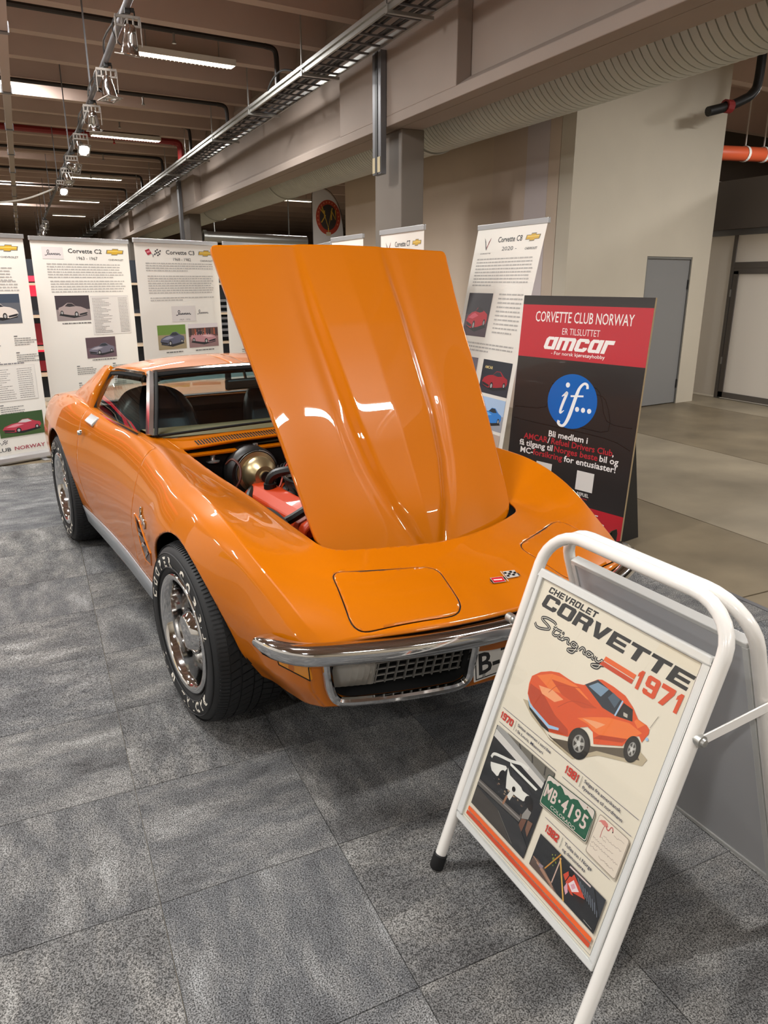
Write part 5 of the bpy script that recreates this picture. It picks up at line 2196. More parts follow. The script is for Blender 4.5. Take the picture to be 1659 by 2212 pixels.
def c1(pr, w, Y):
    rng = random.Random(3)
    header(pr, w, Y, 'Corvette C1', '1953 - 1962', 'script')
    pr.lines(.08 * w, Y - .27, .87 * w, 6, .026, 'aeaba7', .4, rng)
    pr.lines(.08 * w, Y - .385, .9 * w, 5, .026, 'aeaba7', .4, rng)
    car_pic(pr, .52 * w, Y - .76, .88 * w, Y - .50, '3b4656', '5c5f66', 'd9cfc6', flip=True, horizon=.7)
    for i in range(6):
        data_block(pr, (.12 + .33 * (i % 3)) * w, Y - .88 - .15 * (i // 3), rng)
    pr.rect(.45 * w, Y - 1.46, .93 * w, Y - 1.14, 'c9c6c2')
    pr.rect(.453 * w, Y - 1.457, .927 * w, Y - 1.143, 'dedad3')
    pr.lines(.56 * w, Y - 1.115, .84 * w, 1, .02, '77757a', .5, rng, 1)
    for k in range(15):
        pr.lines(.47 * w, Y - 1.17 - k * .019, .73 * w, 1, .012, '908d8a', .5, rng, rng.uniform(.5, 1))
        pr.lines(.76 * w, Y - 1.17 - k * .019, .90 * w, 1, .012, '908d8a', .5, rng, 1)
    data_block(pr, .56 * w, Y - 1.50, rng)
    data_block(pr, .56 * w, Y - 1.60, rng)
    car_pic(pr, .52 * w, .255, .945 * w, .475, '36512c', '40592f', 'b3384a', window='c9c0c0', horizon=.4, light='d98a95')
    pr.rect(.06 * w, .255, .49 * w, .475, 'b9b4c4')
    club_foot(pr, w)


def c2(pr, w, Y):
    rng = random.Random(5)
    header(pr, w, Y, 'Corvette C2', '1963 - 1967', 'script')
    pr.lines(.14 * w, Y - .225, .91 * w, 6, .0245, 'aeaba7', .42, rng, .85)
    pr.lines(.155 * w, Y - .385, .925 * w, 5, .0245, 'aeaba7', .42, rng, .95)
    car_pic(pr, .175 * w, Y - .765, .515 * w, Y - .525, '3c3238', '8d8180', 'a39390', flip=True, horizon=.45, window='2f2a2e')
    pr.lines(.22 * w, Y - .785, .51 * w, 1, .02, '6d6b69', .6, rng, 1)
    pr.rect(.525 * w, Y - .915, .935 * w, Y - .53, 'cfcac6')
    pr.rect(.528 * w, Y - .912, .932 * w, Y - .545, 'd8d3cd')
    for k in range(24):
        pr.lines(.545 * w, Y - .553 - k * .0147, .80 * w, 1, .009, '85817f', .6, rng, rng.uniform(.3, .8))
        pr.lines(.82 * w, Y - .553 - k * .0147, .92 * w, 1, .009, '85817f', .6, rng, 1)
    car_pic(pr, .43 * w, Y - 1.145, .745 * w, Y - .94, '57434a', '67525a', '6d6a78', flip=False, horizon=.5, light='a7a2ac')
    pr.lines(.48 * w, Y - 1.16, .74 * w, 1, .017, '6d6b69', .6, rng, 1)
    for i in range(8):
        data_block(pr, (.31 + .38 * (i % 2)) * w, Y - 1.22 - .17 * (i // 2), rng)
    club_foot(pr, w)


def c3(pr, w, Y):
    rng = random.Random(8)
    header(pr, w, Y, 'Corvette C3', '1968 - 1982', 'flags')
    pr.lines(.12 * w, Y - .21, .92 * w, 4, .0235, 'aeaba7', .42, rng, .6)
    pr.lines(.13 * w, Y - .335, .93 * w, 8, .0235, 'aeaba7', .42, rng, .95)
    pr.lines(.14 * w, Y - .55, .92 * w, 2, .0235, 'aeaba7', .42, rng, .5)
    pr.rect(.37 * w, Y - .80, .66 * w, Y - .64, 'd3cdca')
    cursive(pr, .42 * w, Y - .735, .18 * w, .05, '34343c', .008)
    pr.text('1969 - 1976', .46 * w, Y - .79, .59 * w, .018, '6b6b70')
    cursive(pr, .68 * w, Y - .73, .14 * w, .045, '4b4b52', .005)
    car_pic(pr, .185 * w, Y - 1.08, .52 * w, Y - .83, '6b8d3a', '9b8c6c', '5a5c70', horizon=.6, light='9a9cae')
    car_pic(pr, .555 * w, Y - 1.08, .93 * w, Y - .83, '5a3d38', '8e6f6e', 'b9868c', horizon=.45, flip=True, light='d6aeb0')
    pr.rect(.555 * w, Y - .875, .93 * w, Y - .83, 'd8d0d2')
    for k in range(12):
        a = .57 + k * .03
        pr.poly([(a * w, Y - .95), (a * w + .02, Y - .95), (a * w + .018, Y - .875 - .01 * (k % 3)), (a * w + .002, Y - .88)], ['2c2326', '6b4a3a', 'a8563a', '3b3038'][k % 4])
    pr.lines(.27 * w, Y - 1.105, .47 * w, 1, .02, '6d6b69', .6, rng, 1)
    pr.lines(.63 * w, Y - 1.105, .88 * w, 1, .02, '6d6b69', .6, rng, 1)
    for i in range(12):
        data_block(pr, (.215 + .26 * (i % 3)) * w, Y - 1.17 - .145 * (i // 3), rng)
    club_foot(pr, w)


def c4(pr, w, Y):
    rng = random.Random(9)
    header(pr, w, Y, 'Corvette C4', '1984 - 1996', 'flags')
    pr.lines(.12 * w, Y - .21, .9 * w, 8, .0235, 'aeaba7', .42, rng)
    car_pic(pr, .15 * w, Y - .8, .6 * w, Y - .5, '8fa2b4', '7b7b7b', 'a8322e')
    for i in range(15):
        data_block(pr, (.17 + .27 * (i % 3)) * w, Y - 1.13 - .145 * (i // 3), rng)


def c5(pr, w, Y):
    header(pr, w, Y, 'Corvette C5', '1997 - 2004', 'flags')
    pr.lines(.12 * w, Y - .21, .9 * w, 8, .0235, 'aeaba7', .42, random.Random(2))


def c6(pr, w, Y):
    header(pr, w, Y, 'Corvette C6', '2005 - 2013', 'flags')
    pr.lines(.12 * w, Y - .21, .9 * w, 8, .0235, 'aeaba7', .42, random.Random(4))


def c7(pr, w, Y):
    header(pr, w, Y, 'Corvette C7', '2014 - 2019', 'vee')
    pr.lines(.12 * w, Y - .21, .9 * w, 8, .0235, 'aeaba7', .42, random.Random(6))


def c8(pr, w, Y):
    rng = random.Random(11)
    header(pr, w, Y, 'Corvette C8', '2020 -', 'vee')
    pr.lines(.09 * w, Y - .24, .93 * w, 9, .0245, 'aeaba7', .42, rng, .35)
    car_pic(pr, .07 * w, Y - .83, .45 * w, Y - .50, '2b2630', '4a3742', 'c2202f', horizon=.5, light='e2566a', window='1f1a20')
    pr.lines(.54 * w, Y - .50, .90 * w, 10, .031, 'aeaba7', .36, rng, .8)
    pr.lines(.06 * w, Y - .875, .93 * w, 3, .027, 'aeaba7', .42, rng, .55)
    car_pic(pr, .05 * w, Y - 1.24, .41 * w, Y - .99, '6e6570', '5a5258', 'c4c0c4', horizon=.5, light='ece8ea')
    car_pic(pr, .50 * w, Y - 1.24, .93 * w, Y - .99, '262a34', '2c2c36', 'a2202c', horizon=.55, flip=False)
    pr.text('AMCAR', .54 * w, Y - 1.055, .66 * w, .022, 'e3cf8a', .012)
    pr.lines(.06 * w, Y - 1.28, .44 * w, 7, .031, 'aeaba7', .36, rng)
    car_pic(pr, .55 * w, Y - 1.50, .93 * w, Y - 1.265, 'a9c3e2', '9a9da6', '2f7fd0', horizon=.5, light='6fb0ea')
    pr.lines(.06 * w, Y - 1.53, .44 * w, 3, .031, 'aeaba7', .36, rng)
    car_pic(pr, .53 * w, Y - 1.76, .93 * w, Y - 1.525, 'b9a79b', '59605c', 'a8242c', horizon=.55)
    car_pic(pr, .55 * w, Y - 1.90, .93 * w, Y - 1.785, 'd8b9a0', '5d4a48', 'e0502a', horizon=.6)


a24 = math.radians(24)
d24 = (math.cos(a24), math.sin(a24))
banner('white banner headed 1953 to 1962 with red convertible photo near its foot', (.075 - .99 * d24[0], 7.86 - .99 * d24[1]), d24, .99, 2.07, c1)
banner('white banner headed 1963 to 1967 with car photos and a long table', (.11, 8.05), d24, 1.04, 2.07, c2)
banner('white banner headed 1968 to 1982 with two crossed flags beside the title', (1.045, 8.05), d24, 1.03, 2.07, c3)
banner('white banner mostly hidden behind the bonnet, headed 1984 to 1996', (2.0, 8.32), (math.cos(.30), math.sin(.30)), 1.03, 2.07, c4)
banner('white banner just behind another at the far side, only its top corner showing', (3.13, 8.55), (-.153, -.988), .93, 2.06, c5)
banner('white banner headed 2005 to 2013, top peeping over the bonnet', (2.83, 7.23), (-.01, -1), .81, 2.07, c6)
banner('white banner headed 2014 to 2019 standing before the grey column', (2.80, 6.02), (-.01, -1), .81, 2.07, c7)
banner('tall white curling banner headed 2020 showing red, blue and orange sports cars', (3.05, 5.43), (0, -1), .93, 2.09, c8, lean=.35, bow=.03)

# ------------------------------------------------------------------ black and red standee
sa = math.radians(-13)
sx = -Vector((math.sin(sa), math.cos(sa), 0))
nb = Vector((math.cos(sa), -math.sin(sa), 0))
sup = (nb * .12 + Vector((0, 0, 1.56))).normalized()
SW, SH = 1.02, 1.565
sbl = Vector((3.27, 3.39, 0.008)) - sx * SW
stand = empty('cardboard_standee', matrix=frame(sbl, sx, sup))
tag(stand, 'black and red cardboard club sign with a blue circle beside the car', 'sign')
NB_ = [(0, 0), (.90, 0), (.915, .06), (.945, .105), (.985, .13), (.995, .10), (.99, 0), (SW, 0), (SW, SH), (0, SH)]
mb = MB()
N = len(NB_)
tr_ = tessellate_polygon([[Vector((a, b, 0)) for a, b in NB_]])
mb.add([(a, b, 0) for a, b in NB_] + [(a, b, -.016) for a, b in NB_], [tuple(t) for t in tr_] + [tuple(i + N for i in t[::-1]) for t in tr_] + [(i, (i + 1) % N, N + (i + 1) % N, N + i) for i in range(N)])
mb.build('board', CARD, stand)
p = Print(base=.0006)
BK = '2e2a29'
p.poly([(.0, .215), (SW, .215), (SW, SH), (0, SH)], BK)
RB = 'b3262f'
p.rect(0, 1.155, SW, 1.505, 'bb2a36')
p.poly([(0, 0), (.90, 0), (.915, .06), (.945, .105), (.985, .13), (.995, .10), (.99, 0), (SW, 0), (SW, .215), (0, .215)], RB)
# faint pick-up truck outline in the black
for pts in ([(.02, .80), (.30, .83), (.33, .99), (.60, 1.01), (.72, .97), (.80, .80), (.99, .78)], [(.66, .96), (.77, .93), (.82, .74), (.60, .73)], [(.02, .72), (.2, .71), (.8, .69), (1.0, .64)]):
    p.stroke(pts, .006, '1e1b1b', 3)
p.text('CORVETTE CLUB NORWAY', .122, 1.395, .897, .072, 'ece7e4', .006)
p.text('ER TILSLUTTET', .363, 1.318, .662, .044, 'e9dcda', .0)
block_text(p.poly, 'amcar', .215, 1.216, .785, 1.300, 'f0ebe8', .35, .08, {'m': 1.45, 'r': .75})
p.text('- For norsk kj\u00f8ret\u00f8yhobby', .290, 1.183, .722, .024, 'ece7e4', .008)
p.circle(.509, .890, .202, '1261b5', 56, .180)
# the 'if...' lettering, a heavy italic hand
for pts, ww in (([(.424, .915), (.45, .935), (.462, .94), (.44, .875), (.425, .82), (.43, .806), (.455, .825)], [.006, .016, .022, .022, .02, .014, .004]),
                ([(.622, .985), (.616, 1.01), (.59, 1.015), (.56, .985), (.54, .93), (.505, .80), (.475, .735), (.445, .720), (.420, .735), (.424, .752)], [.02, .018, .016, .02, .026, .028, .022, .016, .022, .024]),
                ([(.495, .925), (.598, .935)], .012)):
    q = smooth2(pts, 6)
    p.stroke(q, ww, 'eef0f0')
p.circle(.462, .995, .017, 'eef0f0', 20)
for xx in (.560, .608, .657):
    p.circle(xx, .845, .0165, 'eef0f0', 20)
WT_, RT_ = 'ece7e4', 'b03038'


def row(words, x0, x1, y, h, tilt=0.0):
    """Words in two colours set as one stretched line."""
    ws = []
    for s, c in words:
        V, F, b = text_tris(s, 0, .018)
        ws.append((b[2] - b[0]))
    sp = .22
    tot = sum(ws) + sp * sum(1 for i, (s, c) in enumerate(words) if i and s[0] not in '/,f!' or (i and s.startswith('for ')))
    k = (x1 - x0) / tot
    x = x0
    for i, (s, c) in enumerate(words):
        if i and (s[0] not in '/,f!' or s.startswith('for ')):
            x += sp * k
        p.text(s, x, y, x + ws[i] * k, h, c, .018)
        x += ws[i] * k


row([('Bli medlem i', WT_)], .350, .676, .634, .042)
row([('AMCAR', RT_), ('/', WT_), ('Refuel Drivers Club', RT_), (',', WT_)], .132, .886, .586, .042)
row([('f\u00e5 tilgang til', WT_), ('Norges beste', RT_), ('bil og', WT_)], .098, .928, .536, .042)
row([('MC-', WT_), ('forsikring', RT_), ('for entusiaster!', WT_)], .114, .916, .484, .042)
p.rect(.624, .317, .762, .446, 'd9d4cf')
p.rect(.272, .317, .410, .446, 'd9d4cf')
p.text('REFUEL', .645, .280, .740, .024, 'd9d4cf', .02)
cursive(p, .66, .262, .07, .012, 'b03038', .003)
p.text('0,-', .745, .165, .833, .04, 'e9dcda', .02)
p.text('sap', .82, .118, .888, .022, 'e9dcda', .02)
p.build('standee_print', PRINTG, stand)
# easel struts behind
for xx in (.18, .93):
    s = MB()
    V = [(xx, .02, -.016), (xx, 1.1, -.016), (xx, .0, -.34), (xx + .012, .02, -.016), (xx + .012, 1.1, -.016), (xx + .012, .0, -.34)]
    s.add(V, [(0, 1, 2), (5, 4, 3), (0, 2, 5, 3), (1, 4, 5, 2), (0, 3, 4, 1)])
    s.build('easel_strut', BLACKS if xx > .5 else CARD, stand)

# ------------------------------------------------------------------ A-frame sign in front
ex = Vector((.0297, -.99956, 0)).normalized()
eu = Vector((.3257, .0097, .9454)).normalized()
bl = Vector((.946, 1.513, .167))
foot = bl - eu * ((bl.z - 0.011) / eu.z)
asign = empty('pavement_sign', matrix=frame(foot, ex, eu))
tag(asign, 'white tubular A-frame sign with a framed car poster on the carpet', 'sign')
TR_ = .0165
YB, WP, HP = .178, .566, .770
tube = [(-.018, .0, 0)] + [(-.018, y, 0) for y in (.3, .6, .945)] + [(.102 - .12 * math.cos(a), .955 + .105 * math.sin(a), 0) for a in np.linspace(.0, PI / 2, 8)] + \
       [(.464 + .12 * math.sin(a), .955 + .105 * math.cos(a), 0) for a in np.linspace(0, PI / 2, 8)] + [(.584, y, 0) for y in (.945, .6, .3, .0)]
MB().tube(tube, TR_, 16).build('front_tube', WHITEM, asign, smooth=True)
for xx in (-.018, .584):
    MB().lathe([(0, -.0), (.019, -.0), (.021, .004), (.0205, .045), (.0170, .048)], 18, 'Y', (xx, -.004, 0)).build('rubber_foot', BLACK, asign, smooth=True)
# rear frame in the same local space: mirrored about the vertical plane through the top
Mi = asign.matrix_world.inverted()
apex = foot + ex * .283 + eu * 1.062
px_ = Vector((1, 0, 0))
hx = Vector((ex.y, -ex.x, 0)).normalized() * -1       # horizontal, pointing away from the viewer
if hx.x < 0:
    hx = -hx


def rear(a, b, off=0.0):
    """Point of the rear frame: a along, b up its own slope."""
    base = apex + hx * (.036 + .345) - Vector((0, 0, apex.z - .011))
    up2 = (Vector((0, 0, .9454)) - hx * .3257).normalized()
    wpt = base + ex * (a - .283) + up2 * b + up2.cross(ex).normalized() * off
    return Mi @ wpt


rt = [rear(a, b) for a, b, _ in tube]
MB().tube(rt, TR_, 16).build('rear_tube', WHITEM, asign, smooth=True)
for xx in (-.018, .584):
    MB().tube([rear(xx, -.004), rear(xx, .045)], .020, 16).build('rubber_foot', BLACK, asign, smooth=True)
# hinge knuckle between the two top tubes
MB().tube([Mi @ (apex + ex * t + hx * .017 + Vector((0, 0, -.004))) for t in (-.05, .09)], .010, 10).build('hinge', WHITEM, asign, smooth=True)
# spreader struts, with bolts
for xx, s in ((-.037, -1), (.603, 1)):
    a = Vector((xx, .775, 0))
    b = rear(xx, .80)
    MB().bar(a, b, .004, .024, (0, 1, 0)).build('spreader_strut', WHITEM, asign, bevel=.001)
    MB().lathe([(0, .010 * 1), (.008, .008), (.010, .002), (.014, .001), (.014, -.02)], 12, 'X', (xx + (.004 if s > 0 else -.012), .775, 0)).build('bolt', STEEL, asign, smooth=True)
    MB().box(xx - .022 * s - .010, .762, -.012, xx - .022 * s + .010, .788, .012).build('bracket', WHITEM, asign, bevel=.003)
# front poster frame
fr = MB()
fw = .018
for (x0, y0, x1, y1) in ((0, 0, WP, fw), (0, HP - fw, WP, HP), (0, fw, fw, HP - fw), (WP - fw, fw, WP, HP - fw)):
    fr.box(x0, YB + y0, -.008, x1, YB + y1, .010)
fr.build('poster_frame', GLOSSP, asign, bevel=.004)
MB().box(.004, YB + .004, -.010, WP - .004, YB + HP - .004, .002).build('backing_board', GREYBACK, asign)
# rear board seen from its back, with a white lip on top
rb = MB()
C = [rear(a, b, o) for o in (.004, -.008) for (a, b) in ((0, YB), (WP, YB), (WP, YB + HP), (0, YB + HP))]
rb.add(C, [(0, 1, 2, 3), (7, 6, 5, 4), (0, 4, 5, 1), (1, 5, 6, 2), (2, 6, 7, 3), (3, 7, 4, 0)])
rb.build('rear_board', GREYBACK, asign)
for (a0, b0, a1, b1) in ((0, YB + HP - .002, WP, YB + HP + .012), (0, YB - .012, WP, YB + .004), (-.002, YB, .014, YB + HP), (WP - .014, YB, WP + .002, YB + HP)):
    C = [rear(a, b, o) for o in (.016, -.012) for (a, b) in ((a0, b0), (a1, b0), (a1, b1), (a0, b1))]
    MB().add(C, [(0, 1, 2, 3), (7, 6, 5, 4), (0, 4, 5, 1), (1, 5, 6, 2), (2, 6, 7, 3), (3, 7, 4, 0)]).build('rear_frame_bar', GLOSSP, asign, bevel=.002)

# the poster itself, millimetres in the sheet
p = Print(lift=.00002, base=.0026)


class MM:
    """Same ink, measured in millimetres."""

    def __init__(self, pr, oy):
        self.p, self.oy = pr, oy

    def P(self, pts):
        return [(a / 1000, b / 1000 + self.oy) for a, b in pts]

    def poly(self, pts, c):
        self.p.poly(self.P(pts), c)

    def rect(self, a, b, c, d, col):
        self.poly([(a, b), (c, b), (c, d), (a, d)], col)

    def stroke(self, pts, w, c, n=0):
        ww = [q / 1000 for q in w] if hasattr(w, '__len__') else w / 1000
        self.p.stroke(self.P(pts), ww, c, n)

    def text(self, s, x0, y0, x1, h, c, bold=0.0, shear=0.0):
        self.p.text(s, x0 / 1000, y0 / 1000 + self.oy, x1 / 1000, h / 1000, c, bold, shear)

    def circle(self, x, y, r, c, n=28, ry=None, rot=0.0):
        self.p.circle(x / 1000, y / 1000 + self.oy, r / 1000, c, n, None if ry is None else ry / 1000, rot)


q = MM(p, YB + .003)
PAPERC = 'e6dccb'
INK = '1b1e26'
q.rect(16, 16, 550, 748, PAPERC)
# thin keyline
for a, b, c, d in ((21, 742, 545, 743), (21, 21, 545, 22), (21, 21, 22, 743), (544, 21, 545, 743)):
    q.rect(a, b, c, d, '5a5f68')
block_text(q.poly, 'CHEVROLET', 50, 715, 238, 732, INK, .25, .13)
block_text(q.poly, 'CORVETTE', 40, 672, 544, 711, INK, .28, .09)
# script word: black outline, pale core
S = [[(0, 8), (5, 0), (14, 3), (25, 14), (21, 21), (11, 27), (9, 33), (17, 39), (29, 39), (33, 34)],
     [(36, 31), (32, 10), (36, 6), (40, 10)], [(30, 24), (44, 26)], [(44, 18), (41, 8), (45, 6), (49, 10)],
     [(50, 18), (48, 6), (53, 16), (57, 18), (57, 8), (61, 7)], [(71, 17), (65, 18), (63, 10), (68, 7), (72, 16), (69, -7), (63, -11), (61, -7), (74, 5)],
     [(76, 7), (79, 18), (83, 17), (83, 8), (86, 7)], [(95, 17), (89, 18), (87, 9), (92, 7), (96, 17), (96, 8), (99, 7)], [(101, 18), (101, 9), (106, 8), (110, 18), (108, -5), (102, -11), (99, -7), (114, 8)]]
for w_, c_ in ((8.2, INK), (1.5, 'e9e2d6')):
    for st in S:
        q.stroke([(40 + a * 2.34, 615 + b * .92) for a, b in st], w_, c_, 5)
    q.circle(40 + 47 * 2.34, 615 + 25 * .92, w_ * .55, c_, 12)
q.poly([(303, 645), (402, 645), (400, 633), (300, 633)], 'e8622a')
q.poly([(300, 631), (400, 631), (398, 620), (292, 620)], 'c9401f')
block_text(q.poly, '1971', 402, 616, 541, 662, 'd94a22', .06, .12, {'1': .66})
# shadow under the painted car
q.poly([(92, 420), (140, 396), (213, 380), (313, 374), (380, 425), (449, 452), (498, 470), (505, 490), (470, 500), (359, 430), (226, 376), (110, 425)], 'b8a98f')
q.poly([(104, 418), (213, 386), (313, 380), (372, 432), (449, 460), (488, 478), (466, 494), (359, 436), (226, 382), (122, 413)], '5c5144')
OR, OR2, OR3, HI = 'dd4f1b', 'b83a12', 'ef7430', 'f3a070'
q.poly([(95, 479), (96, 490), (121, 514), (153, 532), (182, 542), (216, 542), (242, 543), (270, 552), (305, 585), (317, 590), (355, 591), (394, 588), (425, 574), (448, 557), (474, 557), (484, 552), (486, 542), (481, 529), (477, 516), (466, 525), (456, 519), (442, 501), (433, 481), (357, 441), (343, 465), (324, 468), (305, 456), (290, 432), (277, 414), (216, 392), (182, 402), (122, 425), (102, 441), (95, 467)], OR)
q.poly([(100, 470), (150, 470), (215, 440), (270, 430), (277, 416), (216, 394), (182, 404), (122, 427), (102, 443)], OR2)
q.poly([(112, 500), (160, 528), (200, 537), (250, 540), (300, 528), (240, 505), (170, 488)], OR3)
q.poly([(130, 480), (180, 492), (225, 488), (200, 468), (150, 466)], HI)
q.poly([(165, 515), (245, 533), (330, 520), (290, 500), (215, 496)], 'c8430f')
q.stroke([(170, 480), (195, 512), (262, 540)], 1.6, OR2, 4)
q.stroke([(215, 462), (255, 500), (330, 522)], 1.6, OR2, 4)
q.poly([(285, 470), (325, 495), (372, 520), (430, 538), (470, 535), (440, 500), (380, 470), (345, 468), (320, 474)], OR3)
q.poly([(300, 478), (340, 492), (370, 500), (350, 478)], HI)
q.poly([(350, 452), (430, 488), (440, 503), (365, 470)], OR2)
q.poly([(273, 555), (305, 584), (392, 573), (386, 533), (345, 531)], '1e2a38')
q.poly([(285, 557), (308, 578), (345, 579), (330, 552)], '7894ae')
q.poly([(350, 560), (360, 578), (385, 573), (378, 548)], '46596b')
q.poly([(397, 571), (426, 570), (436, 545), (388, 533)], '15171c')
q.stroke([(393, 574), (386, 532)], 4.5, 'a9c6e4')
q.poly([(405, 552), (418, 553), (420, 545), (408, 544)], 'b9b3a8')
q.poly([(445, 556), (470, 556), (455, 538), (440, 548)], OR3)
q.poly([(105, 438), (124, 422), (208, 408), (242, 418), (243, 412), (210, 399), (121, 416)], '9fc3e6')
q.poly([(110, 428), (125, 414), (210, 398), (216, 391), (185, 392), (127, 408)], '17181c')
for cx, cy, rx, ry in ((316, 418, 31, 33), (460, 489, 17, 26)):
    q.circle(cx, cy, rx + 5, '0e0e10', 34, ry + 5)
    q.circle(cx, cy, rx * .92, '1c1c1f', 34, ry * .95)
    q.circle(cx, cy, rx * .62, '8d8b88', 30, ry * .66)
    q.circle(cx, cy, rx * .52, '3d3b3a', 30, ry * .55)
    for k in range(5):
        a = k * 1.2566 + .4
        q.poly([(cx + rx * .12 * math.cos(a + 1.2), cy + ry * .12 * math.sin(a + 1.2)), (cx + rx * .55 * math.cos(a + .22), cy + ry * .57 * math.sin(a + .22)), (cx + rx * .55 * math.cos(a - .22), cy + ry * .57 * math.sin(a - .22)), (cx + rx * .12 * math.cos(a - 1.2), cy + ry * .12 * math.sin(a - 1.2))], 'a9a6a2')
    q.circle(cx, cy, rx * .2, 'c9c7c4', 16, ry * .22)
q.stroke([(484, 556), (494, 590)], 1.0, '6a655d')
q.circle(487, 530, 4, '9fc3e6', 12)
# rules, years and captions
for a, b, c in ((33, 538, 363), (36, 281, 321), (304, 536, 320), (297, 525, 202)):
    q.rect(a, c - .5, b, c + .5, '4a4f6a')
RED = 'c8352b'
block_text(q.poly, '1970', 33, 333, 88, 353, RED, .04, .14, {'1': .66})
block_text(q.poly, '1981', 304, 333, 353, 354, RED, .04, .14, {'1': .66})
block_text(q.poly, '1982', 309, 172, 357, 192, RED, .04, .14, {'1': .66})
for x, y0, y1 in ((97.5, 329, 357), (360.5, 329, 357), (368, 168, 195)):
    q.rect(x - .6, y0, x + .6, y1, '6a6a6a')
CAP = '3a3d52'
q.text('Settes sammen i sen/des', 107, 347, 244, 8, CAP, .012)
q.text('i St Louis, Missouri', 106, 331, 221, 8, CAP, .012)
q.text('Selges fra amerikansk', 370, 347, 490, 8.5, CAP, .012)
q.text('flyvertinne til nordmann', 370, 331, 502, 8.5, CAP, .012)
q.text('Tolles inn i Norge', 379, 183, 473, 9, CAP, .012)
q.text('og demonteres', 378, 168, 458, 8.5, CAP, .012)
# assembly-line photograph
q.poly([(34, 310), (280, 314), (277, 68), (37, 68)], '25262a')
q.poly([(80, 312), (279, 314), (279, 292), (256, 278), (99, 307)], '6c675f')
for k in range(3):
    q.stroke([(135 + k * 55, 311), (150 + k * 50, 297 - 4 * k)], 5, '3a3733')
q.poly([(37, 311), (36, 300), (257, 270), (258, 282), (82, 311)], '9c9a98')
q.poly([(36, 299), (36, 277), (256, 255), (258, 271)], 'd4cfcb')
q.poly([(36, 275), (130, 262), (230, 255), (230, 215), (120, 240), (60, 235), (38, 210)], '1c1c20')
q.stroke([(53, 221), (60, 235), (92, 245), (127, 254), (164, 268), (195, 272)], 8, 'e4e1dc', 4)
q.poly([(57, 209), (116, 232), (123, 229), (114, 204), (96, 189), (71, 191), (61, 200)], 'e9e6e1')
q.poly([(125, 233), (141, 220), (191, 217), (201, 212), (227, 215), (228, 204), (213, 190), (188, 186), (156, 184), (142, 182), (132, 207)], 'e6e3dd')
q.poly([(126, 250), (245, 246), (241, 239), (130, 243)], 'ece9e4')
q.poly([(140, 238), (200, 234), (235, 222), (220, 214), (180, 219), (150, 224)], '2c2d32')
q.circle(116, 196, 15, '111114', 24, 22)
q.circle(233, 200, 17, '141216', 24, 16)
for k in range(26):
    a = random.Random(k)
    x, y = a.uniform(70, 225), a.uniform(150, 186)
    q.poly([(x, y), (x + a.uniform(3, 9), y + 1), (x + a.uniform(3, 8), y + a.uniform(3, 8)), (x, y + 4)], a.choice(['5a4a42', '8a7365', '3a3a40', '17171a', 'a08870']))
q.poly([(37, 144), (226, 152), (223, 136), (36, 126)], '5f5a57')
q.poly([(37, 139), (225, 147), (225, 143), (37, 135)], '8d8683')
q.poly([(167, 197), (161, 187), (155, 167), (169, 163), (176, 186)], 'dcd8d2')
q.circle(170, 197, 7, '1a1513', 14)
q.stroke([(156, 168), (152, 146), (150, 140)], 7, '9a7058')
q.poly([(236, 187), (252, 183), (250, 162), (228, 150), (226, 160)], '8f8a86')
q.circle(243, 192, 9, '221c1b', 16)
q.poly([(228, 150), (246, 158), (242, 118), (226, 128)], '6e4a3c')
q.poly([(250, 160), (268, 163), (265, 122), (252, 134)], '7a5646')
q.poly([(37, 124), (220, 134), (277, 100), (277, 68), (37, 68)], '303033')
q.stroke([(143, 115), (225, 73)], 1.4, '77736c')
q.poly([(37, 120), (140, 116), (220, 70), (37, 68)], '45403d')
# number plate in the poster
pts = round_poly([(264, 221), (434, 229), (430, 311), (262, 302)], 9)
q.poly([(a + 2, b - 3) for a, b in pts], 'b5ab9b')
q.poly(pts, '1c3f34')
q.poly(round_poly([(266, 223), (432, 231), (428, 309), (264, 300)], 8), 'd9cdc4')
q.poly(round_poly([(268, 225), (430, 233), (429, 288), (416, 294), (405, 298), (399, 292), (385, 296), (373, 301), (360, 296), (352, 289), (341, 292), (332, 288), (320, 296), (309, 299), (302, 292), (295, 293), (287, 290), (277, 291), (267, 284)], [6, 6] + [1] * 17), '1f5a42')
q.text('MB', 270, 246, 313, 35, 'ddc9c2', .02)
q.circle(323, 264, 4, 'ddc9c2', 14)
for ch, x in zip('4195', (332, 356, 377, 400)):
    q.text(ch, x + (5 if ch == '1' else 0), 248 + (x - 332) * .045, x + (19 if ch != '1' else 12), 36, 'ddc9c2', .015)
q.text('COLORADO', 303, 232, 393, 9, 'ddd5cc', .0)
for x in (300, 405):
    q.circle(x, 303, 2, '8a6a58', 10)
